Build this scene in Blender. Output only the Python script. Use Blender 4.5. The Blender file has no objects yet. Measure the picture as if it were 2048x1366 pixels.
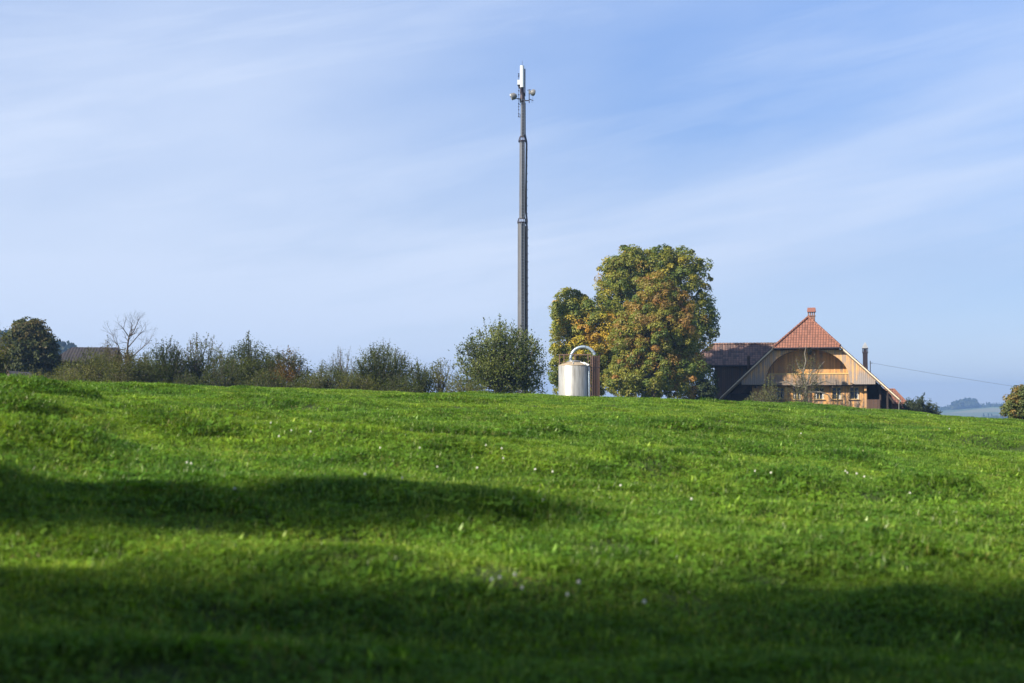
import bpy, math, random
import numpy as np
from mathutils import Vector, Matrix

random.seed(7)
RNG = np.random.default_rng(11)
SC = bpy.context.scene
COL = SC.collection
R = math.radians
F = 2844.0            # focal length in pixels of the 2048 px wide picture
CX, CY = 1024.0, 683.0
H_EYE = 1.7
PITCH = math.atan((815 - 683) / F)


def ray(px, py):
    """world direction (per metre of y) through a picture point"""
    a, b = (px - CX) / F, (CY - py) / F
    dy = math.cos(PITCH) - b * math.sin(PITCH)
    dz = math.sin(PITCH) + b * math.cos(PITCH)
    return a / dy, dz / dy


def at(px, py, d):
    rx, rz = ray(px, py)
    return Vector((rx * d, d, H_EYE + rz * d))


def mpp(d):
    return d / F


# ------------------------------------------------------------------ materials
MATS = {}


def new_mat(name):
    m = bpy.data.materials.new(name)
    m.use_nodes = True
    nt = m.node_tree
    nt.nodes.clear()
    out = nt.nodes.new('ShaderNodeOutputMaterial')
    MATS[name] = m
    return m, nt, out


class NT:
    def __init__(s, nt):
        s.nt = nt

    def n(s, t, ins=None, **kw):
        nd = s.nt.nodes.new('ShaderNode' + t)
        for k, v in kw.items():
            setattr(nd, k, v)
        for k, v in (ins or {}).items():
            if isinstance(v, tuple) and len(v) == 2 and hasattr(v[0], 'outputs'):
                s.nt.links.new(v[0].outputs[v[1]], nd.inputs[k])
            else:
                nd.inputs[k].default_value = v
        return nd

    def math(s, op, a, b=0.0, c=None, clamp=False):
        ins = {0: a, 1: b}
        if c is not None:
            ins[2] = c
        nd = s.n('Math', ins, operation=op, use_clamp=clamp)
        return (nd, 0)

    def mix(s, f, a, b, blend='MIX'):
        nd = s.n('Mix', None, data_type='RGBA', blend_type=blend)
        for k, v in ((0, f), (6, a), (7, b)):
            if isinstance(v, tuple) and len(v) == 2 and hasattr(v[0], 'outputs'):
                s.nt.links.new(v[0].outputs[v[1]], nd.inputs[k])
            else:
                if k != 0 and len(v) == 3:
                    v = (*v, 1)
                nd.inputs[k].default_value = v
        return (nd, 2)

    def ramp(s, f, stops):
        nd = s.n('ValToRGB', {0: f})
        cr = nd.color_ramp
        while len(cr.elements) > 1:
            cr.elements.remove(cr.elements[-1])
        cr.elements[0].position = stops[0][0]
        cr.elements[0].color = (*stops[0][1], 1) if len(stops[0][1]) == 3 else stops[0][1]
        for p, c in stops[1:]:
            e = cr.elements.new(p)
            e.color = (*c, 1) if len(c) == 3 else c
        return (nd, 0)

    def noise(s, vec, scale, detail=4, rough=.55, out=0):
        ins = {'Scale': scale, 'Detail': detail, 'Roughness': rough}
        if vec is not None:
            ins['Vector'] = vec
        return (s.n('TexNoise', ins), out)


def g3(v):
    return (v, v, v)


def simple(name, col, rough=.6, metal=0.0, var=.15, scale=3.0, bump=.0):
    m, nt, out = new_mat(name)
    N = NT(nt)
    tc = N.n('TexCoord')
    ns = N.noise((tc, 3), scale, 5)
    c = N.mix(ns, tuple(x * (1 - var) for x in col), tuple(min(1, x * (1 + var)) for x in col))
    rn = N.math('MULTIPLY_ADD', ns, .2, rough - .1)
    p = N.n('BsdfPrincipled', {'Base Color': c, 'Roughness': rn, 'Metallic': metal})
    if bump:
        b = N.n('Bump', {'Strength': bump, 'Distance': .02, 'Height': N.noise((tc, 3), scale * 8, 4)})
        nt.links.new(b.outputs[0], p.inputs['Normal'])
    nt.links.new(p.outputs[0], out.inputs[0])
    return m


def planks(name, c1, c2, grey=(.23, .21, .19), width=.16, weather=0.5, zlo=4.0, zhi=6.0, streak=1.0):
    """vertical boards: one tone per board, grain, gaps, grey weathering towards the lower edge"""
    m, nt, out = new_mat(name)
    N = NT(nt)
    uv = N.n('UVMap')
    sep = N.n('SeparateXYZ', {0: (uv, 0)})
    xs = N.math('DIVIDE', (sep, 0), width)
    cell = N.math('FLOOR', xs)
    fr = N.math('FRACT', xs)
    comb = N.n('CombineXYZ', {0: cell, 1: 3.1})
    wn = N.n('TexWhiteNoise', {0: (comb, 0)}, noise_dimensions='3D')
    gm = N.n('CombineXYZ', {0: N.math('MULTIPLY', (sep, 0), 9.0), 1: N.math('MULTIPLY', (sep, 1), .8), 2: N.math('MULTIPLY', cell, 2.7)})
    grain = N.noise((gm, 0), 3.0, 6, .7)
    base = N.mix((wn, 0), c1, c2)
    base = N.mix(N.math('MULTIPLY', grain, .55), base, tuple(x * .35 for x in c1))
    # weathering
    zz = N.math('DIVIDE', N.math('SUBTRACT', zhi, (sep, 1)), zhi - zlo, clamp=True)
    gm2 = N.n('CombineXYZ', {0: N.math('MULTIPLY', (sep, 0), 1.6), 1: N.math('MULTIPLY', (sep, 1), .35)})
    w = N.noise((gm2, 0), 1.6, 5, .65)
    w = N.math('ADD', w, N.math('MULTIPLY', (wn, 0), .22))
    w = N.math('ADD', w, N.math('MULTIPLY', zz, .30))
    w = N.math('MULTIPLY_ADD', w, 4.0 * streak, -2.75)
    w = N.math('MULTIPLY', w, weather, clamp=True)
    base = N.mix(w, base, N.mix(grain, tuple(x * .45 for x in grey), tuple(x * 1.35 for x in grey)))
    gap = N.math('LESS_THAN', fr, .09)
    base = N.mix(N.math('MULTIPLY', gap, .8), base, (.02, .015, .01))
    hgt = N.math('SUBTRACT', N.math('MULTIPLY', grain, .25), gap)
    b = N.n('Bump', {'Strength': .5, 'Distance': .02, 'Height': hgt})
    p = N.n('BsdfPrincipled', {'Base Color': base, 'Roughness': .72, 'Normal': (b, 0)})
    nt.links.new(p.outputs[0], out.inputs[0])
    return m


def tiles(name, c1, c2, c3, w=.25, h=.36, moss=0.0, spot=.3):
    m, nt, out = new_mat(name)
    N = NT(nt)
    uv = N.n('UVMap')
    sep = N.n('SeparateXYZ', {0: (uv, 0)})
    xs = N.math('DIVIDE', (sep, 0), w)
    ys = N.math('DIVIDE', (sep, 1), h)
    cx, cy = N.math('FLOOR', xs), N.math('FLOOR', ys)
    fx, fy = N.math('FRACT', xs), N.math('FRACT', ys)
    cell = N.n('CombineXYZ', {0: cx, 1: cy})
    wn = N.n('TexWhiteNoise', {0: (cell, 0)}, noise_dimensions='2D')
    big = N.noise((uv, 0), .35, 5, .6)
    col = N.mix((wn, 0), c1, c2)
    k = N.math('GREATER_THAN', (wn, 0), 1 - spot)
    col = N.mix(N.math('MULTIPLY', k, .7), col, c3)
    col = N.mix(N.math('MULTIPLY_ADD', big, 2.4, -.9, clamp=True), N.mix(.5, col, c3), col)
    if moss:
        mn = N.noise((uv, 0), 1.4, 6, .7)
        mk = N.math('MULTIPLY', N.math('MULTIPLY_ADD', mn, 6.0, -3.4, clamp=True), moss)
        col = N.mix(mk, col, (.16, .14, .10))
    gx = N.math('LESS_THAN', fx, .14)
    gy = N.math('LESS_THAN', fy, .14)
    g = N.math('MAXIMUM', gx, gy)
    col = N.mix(N.math('MULTIPLY', g, .72), col, (.02, .012, .01))
    hgt = N.math('SUBTRACT', N.math('SINE', N.math('MULTIPLY', fx, math.pi)), N.math('MULTIPLY', fy, .8))
    hgt = N.math('SUBTRACT', hgt, g)
    b = N.n('Bump', {'Strength': .7, 'Distance': .05, 'Height': hgt})
    p = N.n('BsdfPrincipled', {'Base Color': col, 'Roughness': .68, 'Normal': (b, 0)})
    nt.links.new(p.outputs[0], out.inputs[0])
    return m


def leafmat(name, trans=.35, rough=.42, bright=1.0, spec=.5):
    m, nt, out = new_mat(name)
    N = NT(nt)
    a = N.n('Attribute', None, attribute_name='col')
    geo = N.n('NewGeometry')
    c = N.mix(N.math('MULTIPLY', (geo, 'Backfacing'), .18), (a, 0), (.15, .18, .08))
    c = N.mix(1.0, c, (bright, bright, bright * .9), 'MULTIPLY')
    p = N.n('BsdfPrincipled', {'Base Color': c, 'Roughness': rough, 'Specular IOR Level': spec})
    t = N.n('BsdfTranslucent', {'Color': N.mix(1.0, c, (1.25, 1.35, .55), 'MULTIPLY')})
    mx = N.n('MixShader', {0: trans, 1: (p, 0), 2: (t, 0)})
    nt.links.new(mx.outputs[0], out.inputs[0])
    return m


def grassmat():
    m, nt, out = new_mat('grass_blades')
    N = NT(nt)
    a = N.n('Attribute', None, attribute_name='col')
    tone = N.n('Attribute', None, attribute_name='tone', attribute_type='INSTANCER')
    geo = N.n('NewGeometry')
    n1 = N.noise((geo, 0), .35, 4, .6)
    n2 = N.noise((geo, 0), 2.2, 3, .5)
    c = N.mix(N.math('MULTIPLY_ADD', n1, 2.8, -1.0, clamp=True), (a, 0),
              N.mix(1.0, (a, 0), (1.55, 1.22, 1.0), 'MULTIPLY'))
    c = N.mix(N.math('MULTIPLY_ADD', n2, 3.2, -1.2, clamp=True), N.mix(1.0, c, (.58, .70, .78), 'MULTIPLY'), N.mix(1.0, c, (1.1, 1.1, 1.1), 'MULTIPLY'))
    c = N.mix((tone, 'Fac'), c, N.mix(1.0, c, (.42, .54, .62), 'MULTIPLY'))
    p = N.n('BsdfDiffuse', {'Color': c})
    t = N.n('BsdfTranslucent', {'Color': N.mix(1.0, c, (1.3, 1.3, .5), 'MULTIPLY')})
    mx = N.n('MixShader', {0: .40, 1: (p, 0), 2: (t, 0)})
    gl = N.n('BsdfGlossy', {'Color': (.9, .95, .8, 1), 'Roughness': .32})
    mx = N.n('MixShader', {0: .014, 1: (mx, 0), 2: (gl, 0)})
    nt.links.new(mx.outputs[0], out.inputs[0])
    return m


def barkmat(name, c1, c2):
    m, nt, out = new_mat(name)
    N = NT(nt)
    tc = N.n('TexCoord')
    mp = N.n('Mapping', {0: (tc, 3), 3: (6, 6, 1.2)})
    ns = N.noise((mp, 0), 4, 7, .7)
    lich = N.noise((tc, 3), 1.7, 5, .6)
    c = N.mix(ns, c1, c2)
    c = N.mix(N.math('MULTIPLY_ADD', lich, 4, -2.3, clamp=True), c, (.20, .21, .13))
    b = N.n('Bump', {'Strength': .8, 'Distance': .03, 'Height': ns})
    p = N.n('BsdfPrincipled', {'Base Color': c, 'Roughness': .85, 'Normal': (b, 0)})
    nt.links.new(p.outputs[0], out.inputs[0])
    return m


def groundmat():
    m, nt, out = new_mat('meadow_soil')
    N = NT(nt)
    geo = N.n('NewGeometry')
    n1 = N.noise((geo, 0), .5, 6, .6)
    n2 = N.noise((geo, 0), 14, 5, .7)
    n3 = N.noise((geo, 0), .006, 3, .6)
    c = N.mix(n2, (.012, .024, .004), (.045, .085, .010))
    c = N.mix(N.math('MULTIPLY_ADD', n1, 1.6, -.5, clamp=True), c, N.mix(1.0, c, (1.5, 1.25, .9), 'MULTIPLY'))
    sep = N.n('SeparateXYZ', {0: (geo, 0)})
    far = N.math('MULTIPLY', N.math('SUBTRACT', (sep, 1), 260), .01, clamp=True)
    fields = N.ramp(n3, [(.35, (.05, .10, .03)), (.48, (.09, .14, .05)), (.56, (.16, .15, .08)), (.65, (.06, .11, .03))])
    c = N.mix(far, c, fields)
    b = N.n('Bump', {'Strength': .6, 'Distance': .05, 'Height': n2})
    p = N.n('BsdfPrincipled', {'Base Color': c, 'Roughness': .9, 'Normal': (b, 0)})
    nt.links.new(p.outputs[0], out.inputs[0])
    return m


def stained(name):
    """off-white painted drum with rust-brown and grey runs down its side"""
    m, nt, out = new_mat(name)
    N = NT(nt)
    tc = N.n('TexCoord')
    sep = N.n('SeparateXYZ', {0: (tc, 3)})
    ang = N.math('ARCTAN2', (sep, 1), (sep, 0))
    v = N.n('CombineXYZ', {0: N.math('MULTIPLY', ang, 3.2), 1: N.math('MULTIPLY', (sep, 2), .22)})
    v2 = N.n('CombineXYZ', {0: N.math('MULTIPLY', ang, 9.0), 1: N.math('MULTIPLY', (sep, 2), .3)})
    r1 = N.noise((v, 0), 2.0, 6, .7)
    r2 = N.noise((v2, 0), 2.0, 4, .6)
    c = N.mix(N.math('MULTIPLY_ADD', r1, 5.0, -2.2, clamp=True), (.42, .42, .385), (.22, .21, .18))
    top = N.math('MULTIPLY', N.math('SUBTRACT', (sep, 2), 2.6), .5, clamp=True)
    st = N.math('MULTIPLY', N.math('MULTIPLY_ADD', r2, 6, -3.4, clamp=True), N.math('ADD', .45, top))
    c = N.mix(st, c, (.26, .20, .11))
    c = N.mix(N.math('MULTIPLY', N.noise((tc, 3), 9, 6, .7), .35), c, (.30, .28, .24))
    p = N.n('BsdfPrincipled', {'Base Color': c, 'Roughness': .42, 'Metallic': .35})
    nt.links.new(p.outputs[0], out.inputs[0])
    return m


M_PANEL = planks('weathered_gable_boards', (.84, .50, .21), (.62, .33, .12), (.34, .29, .26), .19, .85, 4.0, 5.6, 1.25)
M_WALLB = planks('honey_wall_boards', (.82, .44, .145), (.54, .26, .075), (.26, .2, .15), .15, .75, 0, 3, 1.2)
M_PARAP = planks('balcony_boards', (.80, .44, .17), (.48, .25, .09), (.24, .19, .15), .16, .85, 4.0, 5.4, 1.2)
M_BARN = planks('dark_barn_boards', (.13, .075, .05), (.08, .05, .038), (.12, .105, .11), .2, .6, 1.0, 6)
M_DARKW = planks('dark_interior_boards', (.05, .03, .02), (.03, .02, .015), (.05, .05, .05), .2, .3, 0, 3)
M_RUSTB = planks('rust_brown_cladding', (.12, .062, .038), (.065, .035, .025), (.08, .06, .05), .13, .3, 0, 3)
M_REDW = planks('red_shingle_wall', (.22, .07, .05), (.16, .05, .04), (.15, .09, .08), .2, .3, 0, 3)
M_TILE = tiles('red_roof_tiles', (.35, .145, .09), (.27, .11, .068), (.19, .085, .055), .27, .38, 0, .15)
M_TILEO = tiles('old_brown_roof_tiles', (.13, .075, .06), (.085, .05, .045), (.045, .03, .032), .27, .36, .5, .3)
M_TILEB = tiles('barn_roof_tiles', (.34, .19, .14), (.20, .12, .095), (.09, .065, .06), .28, .36, .55, .35)
M_TILEF = tiles('far_barn_tiles', (.045, .034, .03), (.032, .027, .025), (.022, .02, .02), .27, .36, .6, .3)
M_TRIM = simple('pale_verge_board', (.78, .66, .48), .6)
M_SOFF = planks('pale_soffit_boards', (.46, .33, .2), (.38, .26, .15), (.3, .26, .2), .15, .3, 0, 3)
M_DARKM = simple('dark_sheet_metal', (.045, .035, .04), .45, .6)
M_ZINC = simple('zinc_sheet', (.42, .43, .42), .35, .7)
M_BRICK = simple('old_brick', (.22, .12, .085), .85, 0, .45, 9, .5)
M_REDCAP = simple('red_clay_cap', (.22, .09, .065), .7, 0, .4, 8, .4)
M_GLASS = simple('window_glass', (.03, .035, .045), .08, 0, .1)
M_CURT = simple('white_curtain', (.75, .75, .74), .8, 0, .08, 14)
M_FRAME = simple('ochre_window_frame', (.55, .40, .16), .5)
M_STEEL = simple('galvanised_mast_steel', (.125, .127, .132), .5, .35, .22, 1.6)
M_STEELB = simple('bright_ladder_steel', (.21, .24, .28), .4, .6)
M_CABLE = simple('black_cable', (.018, .019, .022), .5)
M_WHITE = simple('white_antenna_cover', (.72, .75, .74), .4, 0, .04)
M_DRUM = simple('grey_dish_drum', (.19, .19, .185), .5, .1, .1)
M_TANK = stained('stained_tank_paint')
M_TANKTOP = simple('rust_stained_tank_roof', (.34, .27, .18), .7, 0, .5, 5)
M_PIPE = simple('blue_grey_pipe', (.35, .43, .50), .4, .4, .12)
M_RAIL = simple('rusty_rail', (.19, .12, .09), .7, .3, .3)
M_STONE = simple('shed_roof_slate', (.07, .065, .07), .7, 0, .3)
M_LEAF = leafmat('leaves', .30, .5, 1.1, .12)
M_LEAFA = leafmat('autumn_leaves', .36, .5, 1.35, .3)
M_GRASS = grassmat()
M_BARK = barkmat('bark', (.045, .035, .028), (.11, .09, .07))
M_BARKP = barkmat('pale_bark', (.12, .11, .09), (.26, .24, .19))
M_TWIG = simple('twig', (.085, .07, .055), .8)
M_GROUND = groundmat()
M_PETAL = simple('clover_petals', (.80, .80, .72), .7, 0, .08, 30)
M_STEM = simple('green_stem', (.06, .12, .03), .6)


# ------------------------------------------------------------------ mesh helpers
def tag(o, label=None, cat=None, group=None, kind=None):
    if label: o['label'] = label
    if cat: o['category'] = cat
    if group: o['group'] = group
    if kind: o['kind'] = kind
    return o


def empty(name, loc, rz=0, label=None, cat=None, group=None):
    o = bpy.data.objects.new(name, None)
    o.empty_display_size = .5
    COL.objects.link(o)
    o.location = loc
    o.rotation_euler = (0, 0, rz)
    return tag(o, label, cat, group)


class MB:
    """collects simple shapes and links them as one mesh object"""

    def __init__(s):
        s.v, s.f, s.sm = [], [], []

    def add(s, vs, fs, smooth=False):
        b = len(s.v)
        s.v += [tuple(v) for v in vs]
        s.f += [tuple(b + i for i in f) for f in fs]
        s.sm += [smooth] * len(fs)
        return s

    def box(s, c, size, rot=None):
        hx, hy, hz = size[0] / 2, size[1] / 2, size[2] / 2
        vs = [Vector((x * hx, y * hy, z * hz)) for z in (-1, 1) for y in (-1, 1) for x in (-1, 1)]
        if rot is not None:
            vs = [rot @ v for v in vs]
        vs = [v + Vector(c) for v in vs]
        return s.add(vs, [(0, 2, 3, 1), (4, 5, 7, 6), (0, 1, 5, 4), (2, 6, 7, 3), (0, 4, 6, 2), (1, 3, 7, 5)])

    def bx(s, x0, x1, y0, y1, z0, z1):
        return s.box(((x0 + x1) / 2, (y0 + y1) / 2, (z0 + z1) / 2), (x1 - x0, y1 - y0, z1 - z0))

    def beam(s, a, b, w, h=None):
        a, b = Vector(a), Vector(b)
        d = b - a
        q = d.to_track_quat('Z', 'Y').to_matrix()
        return s.box((a + b) / 2, (w, h or w, d.length), q)

    def tube(s, pts, rad, n=8, cap=True):
        pts = [Vector(p) for p in pts]
        if not hasattr(rad, '__len__'):
            rad = [rad] * len(pts)
        vs, fs = [], []
        up = None
        for i, p in enumerate(pts):
            d = (pts[min(i + 1, len(pts) - 1)] - pts[max(i - 1, 0)])
            if d.length < 1e-9:
                d = Vector((0, 0, 1))
            d.normalize()
            if up is None:
                up = d.orthogonal().normalized()
            else:
                up = (up - d * up.dot(d))
                up = up.normalized() if up.length > 1e-6 else d.orthogonal().normalized()
            si = d.cross(up)
            for k in range(n):
                t = 2 * math.pi * k / n
                vs.append(p + (up * math.cos(t) + si * math.sin(t)) * rad[i])
        for i in range(len(pts) - 1):
            for k in range(n):
                k2 = (k + 1) % n
                fs.append((i * n + k, i * n + k2, (i + 1) * n + k2, (i + 1) * n + k))
        s.add(vs, fs, n > 4)
        if cap and n > 3:
            s.add(vs[:n], [tuple(range(n - 1, -1, -1))])
            s.add(vs[-n:], [tuple(range(n))])
        return s

    def lathe(s, prof, n=32, c=(0, 0, 0), smooth=True):
        vs, fs = [], []
        for r, z in prof:
            for k in range(n):
                t = 2 * math.pi * k / n
                vs.append((c[0] + r * math.cos(t), c[1] + r * math.sin(t), c[2] + z))
        for i in range(len(prof) - 1):
            for k in range(n):
                k2 = (k + 1) % n
                fs.append((i * n + k, i * n + k2, (i + 1) * n + k2, (i + 1) * n + k))
        s.add(vs, fs, smooth)
        s.add(vs[:n], [tuple(range(n - 1, -1, -1))])
        s.add(vs[-n:], [tuple(range(n))])
        return s

    def slab(s, poly, thick):
        """planar polygon extruded by a vector"""
        t = Vector(thick)
        n = len(poly)
        vs = [Vector(p) for p in poly] + [Vector(p) + t for p in poly]
        fs = [tuple(range(n)), tuple(range(2 * n - 1, n - 1, -1))]
        fs += [(i, i + n, (i + 1) % n + n, (i + 1) % n) for i in range(n)]
        return s.add(vs, fs)

    def build(s, name, mat, parent=None, loc=None, fix=True):
        me = bpy.data.meshes.new(name)
        me.from_pydata(s.v, [], s.f)
        if fix:
            import bmesh
            bm = bmesh.new()
            bm.from_mesh(me)
            bmesh.ops.recalc_face_normals(bm, faces=bm.faces)
            bm.to_mesh(me)
            bm.free()
        me.polygons.foreach_set('use_smooth', s.sm)
        uv = me.uv_layers.new(name='UVMap')
        dat = np.zeros(len(me.loops) * 2, dtype=np.float32)
        for p in me.polygons:
            nrm = p.normal
            if abs(nrm.z) > .99:
                t, b = Vector((1, 0, 0)), Vector((0, 1, 0))
            else:
                t = Vector((0, 0, 1)).cross(nrm).normalized()
                b = nrm.cross(t)
                if abs(t.x) >= abs(t.y):
                    if t.x < 0: t = -t
                elif t.y < 0:
                    t = -t
            for li in p.loop_indices:
                co = me.vertices[me.loops[li].vertex_index].co
                dat[2 * li] = co.dot(t)
                dat[2 * li + 1] = co.dot(b)
        uv.data.foreach_set('uv', dat)
        me.materials.append(mat)
        o = bpy.data.objects.new(name, me)
        COL.objects.link(o)
        if parent is not None:
            o.parent = parent
        if loc is not None:
            o.location = loc
        return o


def npmesh(name, V, faces, mat, col=None, smooth=False, parent=None, link=True):
    """V (n,3); faces (m,k) constant k; col (n,3)"""
    me = bpy.data.meshes.new(name)
    V = np.asarray(V, dtype=np.float32)
    faces = np.asarray(faces, dtype=np.int32)
    m, k = faces.shape
    me.vertices.add(len(V))
    me.vertices.foreach_set('co', V.ravel())
    me.loops.add(m * k)
    me.loops.foreach_set('vertex_index', faces.ravel())
    me.polygons.add(m)
    me.polygons.foreach_set('loop_start', np.arange(0, m * k, k, dtype=np.int32))
    me.polygons.foreach_set('loop_total', np.full(m, k, dtype=np.int32))
    if smooth:
        me.polygons.foreach_set('use_smooth', np.ones(m, dtype=bool))
    me.update(calc_edges=True)
    if col is not None:
        a = me.color_attributes.new('col', 'FLOAT_COLOR', 'POINT')
        c4 = np.ones((len(V), 4), dtype=np.float32)
        c4[:, :3] = col
        a.data.foreach_set('color', c4.ravel())
    me.materials.append(mat)
    o = bpy.data.objects.new(name, me)
    if link:
        COL.objects.link(o)
    if parent is not None:
        o.parent = parent
    return o


# ------------------------------------------------------------------ terrain
CR_X = np.array([-400, 0, 130, 200, 300, 400, 700, 900, 1100, 1300, 1400, 1500, 1600, 1700, 1850, 1950, 2048, 2400], float)
CR_Y = np.array([772, 780, 783, 784, 786, 787, 791, 795, 802, 805, 808, 811, 816, 822, 834, 843, 850, 877], float)
CR_D = np.array([24, 26, 30, 34, 37, 39, 44, 47, 50, 54, 56, 58, 60, 60, 60, 60, 60, 60], float)

_r = np.random.default_rng(5)
WAVES = []
for i in range(30):
    wl = float(np.exp(_r.uniform(math.log(.9), math.log(9))))
    th = _r.uniform(-1.0, 1.0) + (math.pi / 2)
    k = 2 * math.pi / wl
    WAVES.append((k * math.cos(th) * .55, k * math.sin(th), _r.uniform(0, 6.3), .0065 * wl ** .75))


def base_height(x, y):
    x = np.asarray(x, float)
    y = np.asarray(y, float)
    d = np.maximum(y, 0.0)
    u = np.clip(x / np.maximum(y, 14.0), -.6, .6)
    px = CX + u * F
    s = (815 - np.interp(px, CR_X, CR_Y)) / F
    dc = np.interp(px, CR_X, CR_D)
    t = d / dc - 1
    q = H_EYE * t * t
    D = np.where(t < 0, q, 1.15 * (1 - np.exp(-q / 1.15)))
    z = H_EYE + s * np.minimum(d, 220) - D
    far = np.maximum(d - 185, 0)
    z = z - 55 * (1 - np.exp(-(far / 420.0) ** 2)) - np.minimum(far, 60) * .05
    return z


MOUNDS = []   # x, y, rx, ry, h


def height(x, y, rough=True):
    z = base_height(x, y)
    if not rough:
        return z
    x = np.asarray(x, float)
    y = np.asarray(y, float)
    w = np.zeros_like(z)
    for kx, ky, ph, a in WAVES:
        w = w + a * np.sin(kx * x + ky * y + ph + .6 * np.sin(.37 * x + .23 * y + ph))
    z = z + w * np.exp(-np.maximum(y - 60, 0) / 30)
    for mx, my, rx, ry, mh in MOUNDS:
        z = z + mh * np.exp(-((x - mx) / rx) ** 2 - ((y - my) / ry) ** 2)
    return z


def on_ground(px, py, dmin=4, dmax=75):
    rx, rz = ray(px, py)
    ds = np.arange(dmin, dmax, .05)
    g = height(rx * ds, ds)
    hit = np.nonzero(g + .03 >= H_EYE + rz * ds)[0]
    d = ds[hit[0]] if len(hit) else None
    return None if d is None else (rx * d, d)


def gz(x, y):
    return float(height(np.array([x]), np.array([y]))[0])


# tussocky mounds seen in the meadow: picture point, half width in px, height
for px, py, hw, mh in [(40, 784, 95, .14), (130, 788, 40, .08), (30, 815, 60, .10), (320, 845, 55, .10), (390, 858, 40, .09), (560, 810, 60, .07),
                       (480, 800, 60, .05), (260, 818, 60, .06), (1080, 868, 55, .07), (1290, 925, 40, .08), (1390, 915, 45, .08), (1480, 898, 40, .06),
                       (1700, 920, 50, .09), (1880, 975, 60, .09), (1580, 962, 45, .08), (1730, 860, 40, .07), (620, 812, 30, .05), (1560, 850, 35, .05),
                       (1250, 905, 40, .06), (1950, 880, 35, .06), (850, 865, 30, .05), (640, 905, 40, .05), (1440, 840, 35, .05), (940, 1010, 60, .05)]:
    g = on_ground(px, py)
    if g:
        d = g[1]
        MOUNDS.append((g[0], d, hw * mpp(d) * 1.0, .35 + .012 * d, mh))
EXPL = len(MOUNDS)
for i in range(110):
    d = 8 + 55 * RNG.random() ** .8
    x = RNG.uniform(-.42, .42) * d
    MOUNDS.append((x, d, RNG.uniform(.25, .9), RNG.uniform(.2, .5), RNG.uniform(.02, .07)))


def axis(n, near, far, c=0.0, p=5):
    t = np.linspace(-1, 1, n)
    return c + near * t + (far - near) * np.sign(t) * np.abs(t) ** p


gx = axis(440, 52, 3500)
gy0 = np.concatenate([np.linspace(-3500, -200, 12)[:-1], np.linspace(-200, -6, 24)[:-1], np.arange(-6, 66, .2), np.linspace(66, 220, 90), 220 + 3280 * np.linspace(0.01, 1, 60) ** 1.8])
GX, GY = np.meshgrid(gx, gy0)
GZ = height(GX, GY)
ny, nx = GX.shape
idx = np.arange(ny * nx).reshape(ny, nx)
fq = np.stack([idx[:-1, :-1], idx[:-1, 1:], idx[1:, 1:], idx[1:, :-1]], -1).reshape(-1, 4)
ground = npmesh('ground', np.stack([GX, GY, GZ], -1).reshape(-1, 3), fq, M_GROUND, smooth=True)
tag(ground, 'gently rising meadow ground running over a low crest', kind='structure')


# ------------------------------------------------------------------ grass patches
def blade_patch(name, seed, radius, nb, hmin, hmax, wid, clover, palette):
    r = np.random.default_rng(seed)
    V, Fc, C = [], [], []
    rr = radius * np.sqrt(r.random(nb))
    th = r.uniform(0, 2 * math.pi, nb)
    X, Y = rr * np.cos(th), rr * np.sin(th)
    hh = r.uniform(hmin, hmax, nb) * (1 - .35 * (rr / radius) ** 2)
    la = r.uniform(0, 2 * math.pi, nb)
    lean = r.uniform(.08, .85, nb)
    fa = la + math.pi / 2 + r.normal(0, .5, nb)
    w = wid * r.uniform(.6, 1.3, nb)
    pal = np.array(palette)
    ci = r.integers(0, len(pal), nb)
    for i in range(nb):
        b = len(V)
        lx, ly = math.cos(la[i]) * lean[i] * hh[i], math.sin(la[i]) * lean[i] * hh[i]
        sx, sy = math.cos(fa[i]) * w[i] / 2, math.sin(fa[i]) * w[i] / 2
        c = pal[ci[i]] * r.choice([.35, .6, .8, 1.0, 1.15, 1.55], p=[.12, .2, .22, .22, .16, .08])
        zz = hh[i] * (1 - .25 * lean[i])
        for t, ws in ((0, .7), (.35, 1), (.72, .8)):
            q = t * t
            cx, cy, cz = X[i] + lx * q, Y[i] + ly * q, zz * (t if t < .9 else 1) - .012
            V += [(cx - sx * ws, cy - sy * ws, cz), (cx + sx * ws, cy + sy * ws, cz)]
            C += [c * (1 + .35 * t)] * 2
        V.append((X[i] + lx, Y[i] + ly, zz * (1 - .12 * lean[i])))
        C.append(c * 1.4)
        V.append(V[-1])
        C.append(c * 1.4)
        Fc += [(b, b + 1, b + 3, b + 2), (b + 2, b + 3, b + 5, b + 4), (b + 4, b + 5, b + 7, b + 6)]
    for i in range(clover):
        a0, rad = r.uniform(0, 6.28), radius * math.sqrt(r.random())
        cx, cy, cz = rad * math.cos(a0), rad * math.sin(a0), r.uniform(.5, 1.0) * hmin
        c = np.array((.13, .26, .03)) * r.uniform(.6, 1.5)
        ls = r.uniform(.009, .016)
        tx, ty = r.normal(0, .35, 2)
        for k in range(3):
            a = a0 + k * 2.1
            b = len(V)
            ex, ey = math.cos(a), math.sin(a)
            for (p, q) in ((0, 0), (.9, -.75), (1.9, 0), (.9, .75)):
                vx, vy = (ex * p - ey * q) * ls, (ey * p + ex * q) * ls
                V.append((cx + vx, cy + vy, cz + vx * tx + vy * ty))
                C.append(c)
            Fc.append((b, b + 1, b + 2, b + 3))
    return npmesh(name, np.array(V), np.array(Fc), M_GRASS, np.array(C), link=False)


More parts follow.
